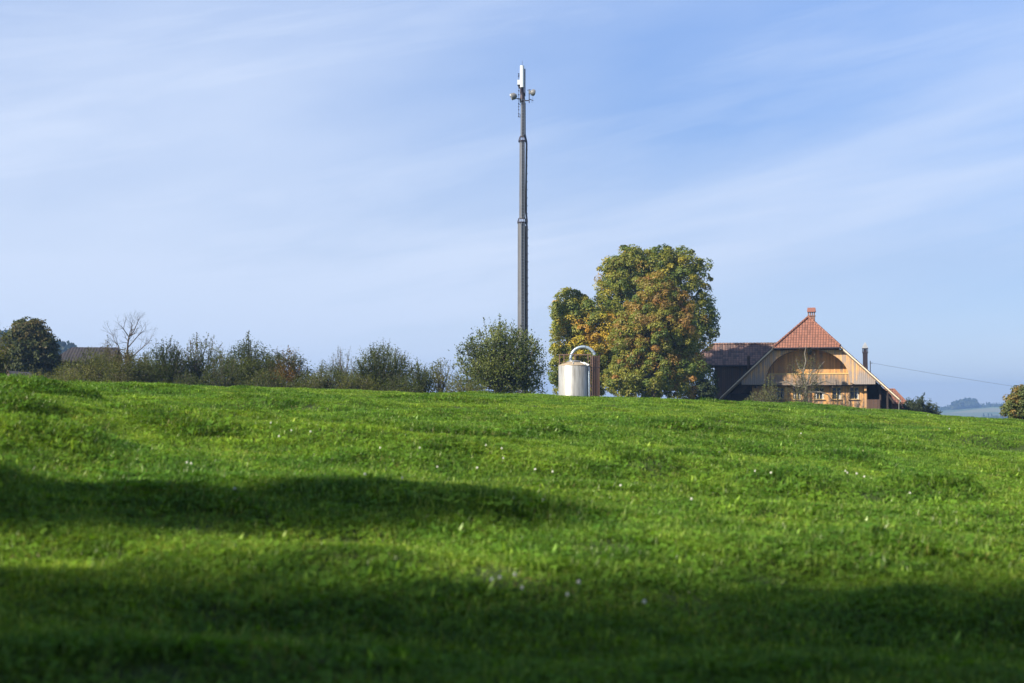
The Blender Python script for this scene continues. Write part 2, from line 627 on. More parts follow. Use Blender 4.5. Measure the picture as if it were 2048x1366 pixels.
PAL = [(.135, .228, .034), (.170, .275, .036), (.218, .320, .048), (.066, .145, .024), (.290, .400, .095), (.112, .205, .040)]
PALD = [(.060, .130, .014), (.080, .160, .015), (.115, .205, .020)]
PALY = PAL + [(.24, .24, .07), (.30, .26, .10)]
patches = []
for i in range(6):
    patches.append(blade_patch('grass_patch', 100 + i, .42, 480, .035, .095, .0052, 110 + 30 * i, PALY if i == 5 else PAL))
for i in range(3):
    patches.append(blade_patch('tussock_patch', 200 + i, .24, 340, .08, .17, .005, 0, PALD))
for i in range(1):
    patches.append(blade_patch('broad_weed_patch', 300, .15, 26, .05, .10, .022, 25, [(.24, .38, .06), (.15, .28, .03), (.10, .20, .025)]))


def grass_points():
    P, I, S, RZ, T = [], [], [], [], []
    d = 4.2
    while d < 78:
        sp = .34 if d < 25 else .40
        half = .43 * d + 2.5
        n = int(2 * half / sp)
        xs = -half + sp * (np.arange(n) + RNG.random(n))
        ys = d + RNG.uniform(-.5, .5, n) * sp
        P.append(np.stack([xs, ys], 1))
        d += sp
    P = np.concatenate(P)
    n = len(P)
    I = RNG.integers(0, 6, n)
    S = RNG.uniform(.8, 1.2, n)
    # longer grass in drifts
    drift = np.zeros(n)
    for k in range(14):
        a, b, c_ = RNG.normal(0, .5), RNG.normal(0, 1.1), RNG.uniform(0, 6)
        drift += np.sin(a * P[:, 0] + b * P[:, 1] + c_)
    drift /= math.sqrt(7)
    S *= 1 + .18 * np.clip(drift, -1, 2)
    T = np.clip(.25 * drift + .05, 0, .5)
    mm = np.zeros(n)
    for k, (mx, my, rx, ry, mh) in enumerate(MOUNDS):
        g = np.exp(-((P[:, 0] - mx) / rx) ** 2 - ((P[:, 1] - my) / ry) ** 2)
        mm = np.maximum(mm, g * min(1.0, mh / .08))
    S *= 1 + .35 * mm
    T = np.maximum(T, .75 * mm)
    # tussocks
    prob = .02 + .85 * mm
    k = RNG.random(n) < prob
    P2 = P[k] + RNG.uniform(-.15, .15, (k.sum(), 2))
    I2 = RNG.integers(6, 9, k.sum())
    S2 = RNG.uniform(.55, 1.0, k.sum()) * (.75 + .5 * mm[k])
    T2 = np.clip(.25 + .75 * mm[k], 0, 1)
    k3 = RNG.random(n) < .18
    P3 = P[k3] + RNG.uniform(-.15, .15, (k3.sum(), 2))
    I3 = np.full(k3.sum(), 9)
    S3 = RNG.uniform(.6, 1.5, k3.sum())
    T3 = np.zeros(k3.sum())
    P = np.concatenate([P, P2, P3]); I = np.concatenate([I, I2, I3]); S = np.concatenate([S, S2, S3]); T = np.concatenate([T, T2, T3])
    Z = height(P[:, 0], P[:, 1])
    e = .15
    dx = (height(P[:, 0] + e, P[:, 1]) - height(P[:, 0] - e, P[:, 1])) / (2 * e)
    dy = (height(P[:, 0], P[:, 1] + e) - height(P[:, 0], P[:, 1] - e)) / (2 * e)
    V = np.concatenate([P, Z[:, None]], 1)
    nrm = np.stack([-dx, -dy, np.ones_like(dx)], 1)
    return V, I, S, T, nrm, RNG.uniform(0, 2 * math.pi, len(P))


V, I, S, T, NR, RZ = grass_points()
gme = bpy.data.meshes.new('meadow_grass')
gme.vertices.add(len(V))
gme.vertices.foreach_set('co', V.astype(np.float32).ravel())
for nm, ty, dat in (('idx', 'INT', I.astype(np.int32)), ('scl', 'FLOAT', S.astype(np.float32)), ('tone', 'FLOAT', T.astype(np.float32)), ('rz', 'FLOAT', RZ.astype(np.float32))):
    a = gme.attributes.new(nm, ty, 'POINT')
    a.data.foreach_set('value', dat)
a = gme.attributes.new('nrm', 'FLOAT_VECTOR', 'POINT')
a.data.foreach_set('vector', NR.astype(np.float32).ravel())
grass = bpy.data.objects.new('meadow_grass', gme)
COL.objects.link(grass)
tag(grass, 'short bright green meadow grass with clover covering the whole slope', 'grass', kind='stuff')
ng = bpy.data.node_groups.new('grass_scatter', 'GeometryNodeTree')
ng.interface.new_socket('Geometry', in_out='INPUT', socket_type='NodeSocketGeometry')
ng.interface.new_socket('Geometry', in_out='OUTPUT', socket_type='NodeSocketGeometry')
gi, go = ng.nodes.new('NodeGroupInput'), ng.nodes.new('NodeGroupOutput')
iop = ng.nodes.new('GeometryNodeInstanceOnPoints')
jn = ng.nodes.new('GeometryNodeJoinGeometry')
for p in reversed(patches):
    oi = ng.nodes.new('GeometryNodeObjectInfo')
    oi.inputs['Object'].default_value = p
    oi.inputs['As Instance'].default_value = True
    ng.links.new(oi.outputs['Geometry'], jn.inputs[0])


def nattr(nm, ty):
    nd = ng.nodes.new('GeometryNodeInputNamedAttribute')
    nd.data_type = ty
    nd.inputs[0].default_value = nm
    return nd.outputs[0]


ng.links.new(gi.outputs[0], iop.inputs['Points'])
ng.links.new(jn.outputs[0], iop.inputs['Instance'])
iop.inputs['Pick Instance'].default_value = True
ng.links.new(nattr('idx', 'INT'), iop.inputs['Instance Index'])
ng.links.new(nattr('scl', 'FLOAT'), iop.inputs['Scale'])
al = ng.nodes.new('FunctionNodeAlignRotationToVector')
al.axis = 'Z'
ng.links.new(nattr('nrm', 'FLOAT_VECTOR'), al.inputs['Vector'])
rr = ng.nodes.new('FunctionNodeRotateRotation')
rr.rotation_space = 'LOCAL'
aa = ng.nodes.new('FunctionNodeAxisAngleToRotation')
aa.inputs['Axis'].default_value = (0, 0, 1)
ng.links.new(nattr('rz', 'FLOAT'), aa.inputs['Angle'])
ng.links.new(al.outputs[0], rr.inputs[0])
ng.links.new(aa.outputs[0], rr.inputs[1])
ng.links.new(rr.outputs[0], iop.inputs['Rotation'])
ng.links.new(iop.outputs[0], go.inputs[0])
mod = grass.modifiers.new('scatter', 'NODES')
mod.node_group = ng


# ------------------------------------------------------------------ foliage
def leaves_np(P, A, Nn, L, W, C):
    """kite shaped leaves: base P, axis A, normal Nn, length L, width W, colour C"""
    B = np.cross(Nn, A)
    B /= np.linalg.norm(B, axis=1, keepdims=True) + 1e-9
    L, W = L[:, None], W[:, None]
    v0 = P
    v1 = P + A * L * .45 + B * W * .5 - Nn * L * .06
    v2 = P + A * L
    v3 = P + A * L * .45 - B * W * .5 - Nn * L * .06
    V = np.stack([v0, v1, v2, v3], 1).reshape(-1, 3)
    f = np.arange(len(P) * 4).reshape(-1, 4)
    return V, f, np.repeat(C, 4, axis=0)


def unit(v):
    return v / (np.linalg.norm(v, axis=1, keepdims=True) + 1e-9)


def pick(r, pal, n, wts=None):
    pal = np.array(pal)
    return pal[r.choice(len(pal), n, p=wts)]


def clump_tree(name, label, lobes, seed, leaf, pal_fn, gpos, cat='tree', n_clump=600, per=70, clump_r=.8, mat=None, group=None, trunk_r=.3, bark=None, limbs=9, inner=.25):
    """big tree: lobes = [(centre Vector, rx, ry, rz)], foliage in drooping clumps near the lobe surfaces"""
    r = np.random.default_rng(seed)
    base = Vector(gpos)
    t = empty(name, base, 0, label, cat, group)
    bo = np.array(base)
    # limbs and trunk
    mb = MB()
    top = max(l[0].z for l in lobes)
    p1 = Vector((0, 0, (top - base.z) * .35))
    mb.tube([(0, 0, -.3), (0.05, 0, .4), tuple(p1 * .5), tuple(p1)], [trunk_r * 1.5, trunk_r, trunk_r * .85, trunk_r * .7], 10)
    for i, l in enumerate(lobes):
        c = l[0] - base
        for k in range(max(2, limbs // len(lobes))):
            off = Vector((r.uniform(-.6, .6) * l[1], r.uniform(-.6, .6) * l[2], r.uniform(-.2, .55) * l[3]))
            e = c + off
            s0 = p1 * r.uniform(.55, 1.0)
            m = s0.lerp(e, .5) + Vector((0, 0, -.08 * (e - s0).length))
            mb.tube([s0, m, e], [trunk_r * .45, trunk_r * .28, trunk_r * .08], 6)
            for q in range(4):
                e2 = e + Vector((r.normal(0, .3) * l[1], r.normal(0, .3) * l[2], r.normal(-.1, .2) * l[3]))
                mb.tube([m.lerp(e, .6), e2], [trunk_r * .12, trunk_r * .03], 4)
    mb.build('trunk', bark or M_BARK, t)
    # clumps
    vol = np.array([(l[1] * l[3] + l[1] * l[2] + l[2] * l[3]) for l in lobes])
    which = r.choice(len(lobes), n_clump, p=vol / vol.sum())
    Lc = np.array([tuple(l[0]) for l in lobes]) - bo
    Lr = np.array([(l[1], l[2], l[3]) for l in lobes])
    dirs = unit(r.normal(size=(n_clump, 3)))
    rad = np.where(r.random(n_clump) < inner, r.uniform(.35, .85, n_clump), r.uniform(.80, 1.05, n_clump))
    fray = r.random(n_clump) < .14
    rad = np.where(fray, r.uniform(1.02, 1.13, n_clump), rad)
    # bumpy outline
    bump = 1 + .085 * np.sin(dirs[:, 0] * 7 + seed) * np.cos(dirs[:, 2] * 6 + seed) + .05 * np.sin(dirs[:, 1] * 11)
    Cc = Lc[which] + dirs * Lr[which] * (rad * bump)[:, None]
    Cc[:, 2] = np.maximum(Cc[:, 2], .3)
    cr = clump_r * r.uniform(.55, 1.25, n_clump) * np.where(fray, .5, 1.0)
    ccol = pal_fn(r, Cc + bo, n_clump)
    n = n_clump * per
    ci = np.repeat(np.arange(n_clump), per)
    ld = unit(r.normal(size=(n, 3)) + np.array([0, 0, .35]) + dirs[ci] * .5)
    P = Cc[ci] + ld * (cr[ci] * r.uniform(.55, 1.0, n) ** .5)[:, None] * np.array([1, 1, .75])
    P[:, 2] = np.maximum(P[:, 2], .1)
    nn = unit(ld + r.normal(size=(n, 3)) * .45 + np.array([0, 0, .35]))
    ax = r.normal(size=(n, 3)) + ld * .5 + np.array([0, 0, -.55])
    ax = unit(ax - nn * np.sum(ax * nn, 1, keepdims=True))
    L = leaf * r.uniform(.7, 1.3, n)
    col = ccol[ci] * r.uniform(.72, 1.3, (n, 1)) * (1 + r.normal(0, .06, (n, 3)))
    V, f, C = leaves_np(P, ax, nn, L, L * .62, np.clip(col, 0.005, .9))
    npmesh('crown', V, f, mat or M_LEAF, C, parent=t)
    return t


def twiggy(name, label, px, top, hw, d, seed, leaf=.10, n_shoot=70, dens=1.0, pal=None, fill=1.0, cat='tree', group=None, upright=.6, stems=3, bark=None, bare=0.0, wts=None, H=None, stray=1.0, wide=1.28, thin=1.0):
    """orchard tree or shrub: stems, limbs, upright shoots carrying leaves"""
    r = np.random.default_rng(seed)
    x = (px - CX) / F * d
    zb = gz(x, d)
    zt = at(px, top, d).z
    Ht = H or (zt - zb)
    W = hw * mpp(d) * wide
    t = empty(name, (x, d, zb), 0, label, cat, group)
    mb = MB()
    starts = []
    for i in range(stems):
        a = r.uniform(0, 6.28)
        lean = r.uniform(.05, .35) * W
        p0 = Vector((r.normal(0, .1), r.normal(0, .1), -.15))
        p1 = Vector((math.cos(a) * lean * .5, math.sin(a) * lean * .5, Ht * .25))
        p2 = Vector((math.cos(a) * lean + r.normal(0, .1), math.sin(a) * lean, Ht * r.uniform(.45, .65)))
        rb = .018 * Ht + .02
        mb.tube([p0, p1, p2], [rb, rb * .7, rb * .35], 6)
        starts += [(p0.lerp(p1, .8), p1), (p1, p2), (p1, p2)]
    P, A = [], []
    for i in range(n_shoot):
        s0, s1 = starts[r.integers(len(starts))]
        b = s0.lerp(s1, r.random())
        ang = r.uniform(0, 6.28)
        rr_ = math.sqrt(r.random())
        hfrac = r.uniform(.30, 1.0)
        ex = rr_ * W * math.cos(ang)
        ey = rr_ * W * math.sin(ang)
        env = Ht * (1 - .42 * rr_ ** 2)
        ez = env * hfrac if r.random() > .45 else env * r.uniform(.86, 1.06)
        e = Vector((ex, ey, max(ez, .25)))
        m = b.lerp(e, .55)
        m = m + Vector((ex * .22, ey * .22, -.12 * Ht * upright)) * (1 if ez > Ht * .5 else .4)
        pts = []
        for k in range(7):
            q = k / 6
            p = b * (1 - q) ** 2 + m * 2 * q * (1 - q) + e * q * q
            pts.append(p + Vector((r.normal(0, .02), r.normal(0, .02), 0)) * (Ht * .5))
        rb = (.006 * Ht + .004) * thin
        mb.tube(pts, [rb * (1 - .85 * k / 6) + .0025 for k in range(7)], 4, cap=False)
        # side twigs
        segs = [(pts[k], pts[k + 1]) for k in range(2, 6)]
        for q in range(int(4 + 3 * r.random())):
            k = r.integers(2, 6)
            p0 = pts[k]
            dd = Vector((r.normal(), r.normal(), abs(r.normal()) * .8 + upright)).normalized() * r.uniform(.15, .4) * min(1.3, Ht * .28) * stray
            mb.tube([p0, p0 + dd], [.006, .002], 3, cap=False)
            segs.append((p0, p0 + dd))
        if r.random() >= bare:
            for (a0, a1) in segs:
                nl = r.poisson(9 * dens * (a1 - a0).length / .3)
                for q in range(nl):
                    P.append(a0.lerp(a1, r.random()))
                    A.append((a1 - a0))
    mb.build('branches', bark or M_TWIG, t, fix=False)
    P = np.array([tuple(p) for p in P]) if P else np.zeros((0, 3))
    A = np.array([tuple(p) for p in A]) if len(P) else np.zeros((0, 3))
    # inner filling leaves
    nf = int(8600 * fill * (W * Ht / 6))
    if nf:
        cN = max(12, nf // 34)
        a_ = r.uniform(0, 6.28, cN)
        q_ = np.sqrt(r.random(cN)) * .92
        zc = r.uniform(.02, .88, cN) ** .85 * Ht * (1 - .36 * q_ ** 2)
        cc = np.stack([q_ * W * np.cos(a_), q_ * W * np.sin(a_), zc], 1)
        k = r.integers(0, cN, nf)
        Pf = cc[k] + r.normal(0, .17, (nf, 3)) * np.array([1, 1, 1.2]) * (Ht / 4) ** .5
        P = np.concatenate([P, Pf])
        A = np.concatenate([A, unit(r.normal(size=(nf, 3)) + np.array([0, 0, .6]))])
    n = len(P)
    if n:
        P = P + r.normal(0, .025, (n, 3))
        P[:, 2] = np.maximum(P[:, 2], .02)
        ax = unit(unit(A) * .8 + r.normal(size=(n, 3)) * .6)
        nn = unit(r.normal(size=(n, 3)) + np.array([0, 0, .5]))
        nn = unit(nn - ax * np.sum(ax * nn, 1, keepdims=True))
        L = leaf * r.uniform(.6, 1.35, n)
        pal = pal or [(.045, .075, .025), (.035, .06, .025), (.06, .085, .03)]
        # colour drifts through the crown
        g = np.sin(P[:, 0] * 2.1 + seed) + np.sin(P[:, 2] * 2.6 + seed * 2) + r.normal(0, .9, n)
        k = np.clip(((g + 2.5) / 5 * len(pal)).astype(int), 0, len(pal) - 1)
        C = np.array(pal)[k] * r.uniform(.7, 1.35, (n, 1))
        V, f, C = leaves_np(P, ax, nn, L, L * .5, C)
        npmesh('foliage', V, f, M_LEAF, C, parent=t)
    return t


def lobes_px(lst, d, depth=1.0):
    out = []
    for (px, py, rx, ry) in lst:
        c = at(px, py, d)
        m = mpp(d)
        out.append((c, rx * m, rx * m * depth, ry * m))
    return out


G_OLIVE = (.145, .155, .016)
G_MID = (.082, .118, .018)
G_DARK = (.045, .072, .016)
G_YEL = (.28, .23, .022)
G_ORG = (.32, .16, .028)
G_BRN = (.20, .115, .028)
G_RED = (.20, .075, .032)


def pal_chest(r, C, n):
    c = pick(r, [G_OLIVE, G_MID, G_DARK, (.165, .165, .020), G_YEL, (.22, .14, .028)], n, [.30, .17, .08, .27, .12, .06])
    return c


def pal_left(r, C, n):
    c = pick(r, [G_OLIVE, G_MID, (.18, .18, .02), (.23, .20, .02)], n, [.32, .22, .28, .18])
    px = CX + C[:, 0] / C[:, 1] * F
    py = 815 - (C[:, 2] - H_EYE) / C[:, 1] * F
    g = np.exp(-((px - 1190) / 52) ** 2 - ((py - 672) / 46) ** 2)
    k = r.random(n) < g * .95
    c[k] = pick(r, [(.44, .31, .03), (.36, .30, .03), (.38, .22, .03)], k.sum())
    return c


def pal_maple(r, C, n):
    z = (C[:, 2] - 1.5) / 11.0
    p = np.clip(.02 + z * 1.0 + r.normal(0, .2, n), 0, 1)
    c = pick(r, [G_MID, G_OLIVE, (.15, .16, .02), (.19, .18, .022)], n)
    k = r.random(n) < p * .66
    c[k] = pick(r, [G_BRN, (.24, .145, .025), (.19, .15, .025), (.25, .12, .03)], k.sum())
    return c


D1 = 141.0
gb = lambda px, d: ((px - CX) / F * d, d, gz((px - CX) / F * d, d))
clump_tree('chestnut_tree', 'tallest and broadest tree, a green and yellow chestnut behind the rust-brown topped tree',
           lobes_px([(1300, 565, 88, 68), (1362, 590, 60, 85), (1236, 590, 40, 70), (1383, 650, 46, 72), (1255, 540, 45, 42), (1335, 535, 55, 38), (1230, 690, 48, 85), (1372, 735, 26, 50), (1310, 690, 85, 95)], D1, .85),
           21, .21, pal_chest, gb(1310, D1), n_clump=1150, per=105, clump_r=.8, mat=M_LEAFA, trunk_r=.5)
clump_tree('chestnut_tree', 'yellow and green chestnut left of the tallest tree, rising behind the pale tank',
           lobes_px([(1136, 622, 27, 44), (1142, 690, 38, 85), (1160, 640, 34, 40), (1192, 655, 50, 58), (1165, 740, 55, 52), (1118, 735, 15, 50)], 135, .9),
           22, .20, pal_left, gb(1165, 135), n_clump=720, per=100, clump_r=.72, mat=M_LEAFA, trunk_r=.3)
clump_tree('maple_tree', 'rust-brown topped tree reaching down to the meadow, in front of the tallest tree',
           lobes_px([(1310, 600, 42, 48), (1310, 665, 75, 65), (1355, 650, 40, 70), (1270, 680, 45, 60), (1290, 745, 72, 50), (1365, 745, 45, 50), (1250, 760, 35, 30)], 127, .9),
           23, .17, pal_maple, gb(1308, 127), n_clump=900, per=120, clump_r=.62, mat=M_LEAFA, trunk_r=.3)


def pal_dull(r, C, n):
    return pick(r, [(.060, .062, .022), (.045, .055, .020), (.085, .062, .024), (.038, .046, .020)], n)


clump_tree('chestnut_tree', 'dark olive and brown round-topped tree at the far left before the wooded hill',
           lobes_px([(62, 668, 33, 28), (60, 715, 50, 42), (34, 690, 22, 26), (88, 700, 20, 28), (20, 735, 26, 26), (92, 742, 26, 28)], 118, .9),
           24, .23, pal_dull, gb(58, 118), n_clump=520, per=62, clump_r=.6, mat=M_LEAF, trunk_r=.28)
clump_tree('shrub', 'dark shrub in the gap between the rust-tinged tree and the dark barn wall',
           lobes_px([(1412, 768, 19, 34), (1404, 788, 22, 22)], 140, .9), 25, .2,
           lambda r, C, n: pick(r, [(.02, .035, .015), (.03, .045, .02)], n), gb(1412, 140), cat='shrub', n_clump=120, per=60, clump_r=.5, trunk_r=.08)


def pal_right(r, C, n):
    return pick(r, [(.07, .09, .02), (.10, .11, .022), (.17, .11, .025), (.06, .075, .02)], n)


clump_tree('autumn_tree', 'green and orange tree cut off by the right edge of the photo',
           lobes_px([(2048, 805, 32, 26), (2058, 800, 34, 30), (2030, 822, 22, 18)], 92, .9), 26, .13, pal_right,
           gb(2050, 92), n_clump=300, per=60, clump_r=.3, mat=M_LEAFA, trunk_r=.12)

ORCH = 'fruit trees and bushes along the far side of the meadow'
DG = [(.026, .040, .010), (.044, .060, .012), (.080, .095, .018)]
GG = [(.038, .052, .016), (.060, .074, .020), (.10, .11, .032)]
OR_ = [(.030, .042, .012), (.050, .060, .015), (.085, .055, .016), (.17, .085, .018)]
BR = [(.045, .056, .016), (.062, .070, .018), (.085, .082, .026), (.075, .05, .022)]
OL = [(.050, .062, .014), (.080, .090, .018), (.12, .12, .025)]
twiggy('pear_tree', 'slim leafy treetop cut off by the left edge of the photo', -6, 632, 24, 70, 31, .09, 26, .9, OL, .25, upright=1.0, group=ORCH, stray=1.2)
twiggy('apple_tree', 'spreading olive-brown fruit tree in front of the brown barn roof', 188, 696, 66, 92, 32, .09, 110, .9, OL, 1.1, group=ORCH)
twiggy('apple_tree', 'leafy fruit tree just left of the bare branched tree', 225, 672, 42, 94, 33, .09, 50, .8, BR, .6, group=ORCH)
def fork_tree(name, label, base_px, d, py0, segs, seed, group):
    """bare forked limbs: segs = [(from (px,py), to (px,py), r0, r1)] each ending in recursive twigs"""
    r = np.random.default_rng(seed)
    x = (base_px - CX) / F * d
    zb = gz(x, d)
    t = empty(name, (x, d, zb), 0, label, 'tree', group)
    org = Vector((x, d, zb))
    m = MB()

    def twig(p, dr, ln, rad, dep):
        q = p + dr * ln * .5 + Vector((r.normal(0, .06), r.normal(0, .06), .02)) * ln
        e = p + dr * ln + Vector((0, 0, .03 * ln))
        m.tube([p, q, e], [rad, rad * .8, rad * .55], 5 if dep > 2 else 4, cap=False)
        if dep <= 0:
            return
        for k in range(2 if r.random() < .55 else 3):
            nd = (dr + Vector((r.normal(0, .55), r.normal(0, .5), r.normal(.08, .38)))).normalized()
            twig(e if k < 2 else q, nd, ln * r.uniform(.55, .85), rad * .55, dep - 1)
    for a, b, r0, r1 in segs:
        A = at(a[0], a[1], d) - org
        B = at(b[0], b[1], d + r.normal(0, .3)) - org
        m.tube([A, A.lerp(B, .5) + Vector((r.normal(0, .04), r.normal(0, .05), 0)), B], [r0, (r0 + r1) / 2, r1], 7)
        if r1 < .05:
            dr = (B - A).normalized()
            for k in range(3):
                twig(B, (dr + Vector((r.normal(0, .5), r.normal(0, .5), r.normal(.1, .35)))).normalized(), .42, r1 * .7, 3)
            for k in range(3):
                twig(A.lerp(B, r.uniform(.45, .95)), (dr + Vector((r.normal(0, .7), r.normal(0, .6), r.normal(.1, .5)))).normalized(), .34, r1 * .5, 2)
    m.build('branches', M_BARK, t, fix=False)
    return t


bt = fork_tree('bare_tree', 'nearly leafless tree with forked bare branches above the hedge at the left', 250, 88, 700,
               [((249, 800), (252, 735), .10, .085), ((252, 735), (255, 700), .085, .07), ((255, 700), (258, 674), .06, .045), ((258, 674), (246, 656), .035, .02), ((258, 674), (272, 653), .038, .02),
                ((255, 696), (279, 668), .04, .022), ((252, 720), (236, 690), .045, .02), ((236, 690), (226, 672), .025, .015), ((252, 722), (282, 698), .04, .022), ((282, 698), (298, 684), .022, .014), ((262, 668), (263, 648), .022, .014)], 5, ORCH)
twiggy('apple_tree', 'leafy lower tree whose grey-green crown wraps the foot of the bare forked tree', 258, 690, 44, 84, 34, .085, 70, .9, BR, 1.3, group=ORCH)
twiggy('apple_tree', 'dark green fruit tree right of the bare branched tree', 328, 672, 46, 90, 35, .09, 95, .95, DG, 1.1, group=ORCH, upright=1.0)
twiggy('plum_tree', 'twiggy fruit tree with one long shoot rising left of its crown', 405, 662, 44, 92, 36, .095, 75, .7, DG + [(.11, .065, .03)], .55, group=ORCH)
twiggy('hazel_bush', 'grey-green bush between the long-shoot tree and the dense dark tree', 450, 700, 40, 86, 37, .08, 70, .9, GG, .8, cat='bush', group=ORCH, upright=1.0)
twiggy('apple_tree', 'dense dark fruit tree with upright twigs left of the orange-leaved tree', 498, 668, 46, 91, 38, .095, 100, 1.0, DG, 1.3, group=ORCH, upright=1.1)
twiggy('cherry_tree', 'fruit tree with orange-brown leaves among the dark green', 572, 690, 48, 90, 39, .095, 85, .9, OR_, 1.0, group=ORCH)
twiggy('hazel_bush', 'low dark bush right of the orange-leaved tree', 622, 735, 36, 88, 40, .08, 60, .9, DG, 1.2, cat='bush', group=ORCH, upright=.9)
twiggy('willow_bush', 'fine twiggy grey bush with thin bare shoots, left of the tall upright-shooted tree', 684, 684, 26, 90, 41, .06, 46, .35, GG, .25, cat='bush', group=ORCH, upright=1.3, stray=1.2)
twiggy('hazel_bush', 'pale grey-green rounded bush below the fine twiggy one', 664, 716, 40, 86, 42, .08, 80, .9, GG, 1.0, cat='bush', group=ORCH, upright=1.0)
twiggy('pear_tree', 'fruit tree with a brush of tall upright shoots, midway along the hedge', 765, 674, 50, 92, 43, .09, 130, 1.0, DG, 1.2, group=ORCH, upright=1.6)
twiggy('pear_tree', 'narrow dark young tree right of the upright-shooted tree', 838, 716, 26, 90, 44, .085, 55, 1.0, DG, 1.2, group=ORCH, upright=1.5)
twiggy('apple_tree', 'small sparse tree with sky showing through, left of the big open bush', 884, 712, 34, 93, 45, .10, 38, .6, OL, .30, group=ORCH)
twiggy('bramble_bush', 'low open bush with a few pale leaves at the foot of the big open bush', 925, 748, 34, 90, 46, .09, 36, .7, OL, .5, cat='bush', group=ORCH)
twiggy('dogwood_bush', 'big open green bush in front of the foot of the mast', 1003, 630, 78, 98, 47, .15, 180, .6, [(.060, .080, .022), (.088, .110, .028), (.13, .15, .042)], .55, cat='bush', group=ORCH, upright=.8, stems=7, stray=1.6, wide=1.2)
twiggy('elder_bush', 'small dark bush on the crest right of the farmhouse', 1838, 790, 32, 150, 48, .19, 46, .8, [(.022, .034, .02), (.032, .045, .022)], .5, cat='bush', upright=.8, stray=1.6)
for i, (px, top, hw, pal, lab) in enumerate([(300, 716, 34, DG, 'dark bush right below the bare forked tree'), (372, 712, 34, DG, 'dark bush between the two dark fruit trees'), (535, 706, 30, DG, 'dark bush between the dense dark tree and the orange-leaved tree'), (725, 728, 30, DG, 'dark bush left of the foot of the tall shooted tree'), (145, 738, 36, OL, 'yellow-green low shrub beside the dark round-topped tree'), (262, 742, 50, BR, 'brownish brambles at the foot of the bare branched tree'),
                                            (370, 738, 42, GG, 'low grey weeds below the dark green fruit tree'), (535, 735, 40, GG, 'upright grey-green weeds below the dense dark tree'),
                                            (715, 740, 36, OL, 'low brush between the pale bush and the tall shooted tree'), (800, 745, 34, DG, 'low dark brush right below the tall shooted tree'),
                                            (60, 735, 60, OL, 'olive shrubs around the small grey shed roof')]):
    twiggy('bramble_bush', lab, px, top, hw, 84 if 3 < i < 10 else 92, 60 + i, .075, 80, 1.0, pal, 1.1, cat='bush', group='low brush at the foot of the fruit trees', upright=1.3, stems=6)

# espalier pear in front of the farmhouse, made after the house so that it stands against its wall

# ------------------------------------------------------------------ farmhouse
HD = 144.0
hx = (1615 - CX) / F * HD
house = empty('farmhouse', (hx, HD, 0), R(-15), 'honey-coloured wooden farmhouse with an arched gable and red half-hipped roof on the right', 'farmhouse')
K = .0512


def lx(px):
    return (px - 1615) * K


def lz(py):
    return H_EYE + (815 - py) * mpp(HD)


RS = .938           # roof slope
ZR = 10.96          # ridge
YB = 12.5


def roofz(x):
    return ZR - RS * abs(x)


YV = -.5
YP = 2.6
TH = (0, 0, -.22)
hipz = 7.98
hx0 = (ZR - hipz) / RS
el, er = 8.75, 8.95
m = MB()
m.slab([(-el, YV, roofz(el)), (-hx0, YV, hipz), (0, YP, ZR), (0, YB, ZR), (-el, YB, roofz(el))], TH)
m.slab([(er, YB, roofz(er)), (0.001, YB, ZR), (0.001, YP, ZR), (hx0, YV, hipz), (er, YV, roofz(er))], TH)
roof = m.build('roof', M_TILEO, house)
m = MB()
m.slab([(-hx0 - .12, YV - .14, hipz - .17), (hx0 + .12, YV - .14, hipz - .17), (0, YP, ZR + .06)], (0, 0, -.16))
hip = m.build('hip_roof', M_TILE, house)
tag(hip, 'sunlit red tiled half-hip over the gable')
m = MB()
for s in (-1, 1):
    n = 12
    for i in range(n):
        a = Vector((s * (hx0 + .1), YV - .1, hipz - .05)).lerp(Vector((0, YP, ZR + .12)), i / n)
        b = Vector((s * (hx0 + .1), YV - .1, hipz - .05)).lerp(Vector((0, YP, ZR + .12)), (i + 1.1) / n)
        m.tube([a, b], [.13, .10], 8)
for i in range(30):
    m.tube([(0, YP + i * .33, ZR + .08), (0, YP + .37 + i * .33, ZR + .08)], [.12, .15], 8)
m.build('ridge_tiles', M_TILE, roof)
# gutter and boarding under the hip
m = MB()
m.tube([(-hx0 - .2, YV - .2, hipz - .30), (hx0 + .2, YV - .2, hipz - .30)], .085, 8)
m.build('gutter', M_DARKM, house)
m = MB().bx(-hx0, hx0, YV - .06, -.09, hipz - .40, hipz - .37)
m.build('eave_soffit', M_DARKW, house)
# verge boards and gable soffits
for s in (-1, 1):
    e = el if s < 0 else er
    m = MB()
    n = Vector((s * RS, 0, 1)).normalized()
    m.slab([(s * e, YV - .045, roofz(e) + .02), (s * hx0, YV - .045, hipz + .02), (s * hx0, YV - .045, hipz - .17), (s * e, YV - .045, roofz(e) - .13)], (0, .04, 0))
    m.build('verge_board', M_TRIM, house)
    m = MB()
    m.slab([(s * e, YV, roofz(e) - .235), (s * hx0, YV, hipz - .235), (s * hx0, 1.0, hipz - .235), (s * e, 1.0, roofz(e) - .235)], (0, 0, -.04))
    m.build('verge_soffit', M_SOFF, house)
    # eaves gutter, running back, with its end at the gable
    m = MB()
    m.tube([(s * (e + .09), YV - .05, roofz(e) - .2), (s * (e + .09), YB, roofz(e) - .2)], .09, 8)
    m.build('gutter', M_ZINC, house)
    m = MB()
    m.tube([(s * (e + .07), YV + .1, roofz(e) - .25), (s * (e - .05), YV + .25, roofz(e) - .5), (s * (e - .05), YV + .25, -1)], .055, 8)
    m.build('downpipe', M_ZINC, house)
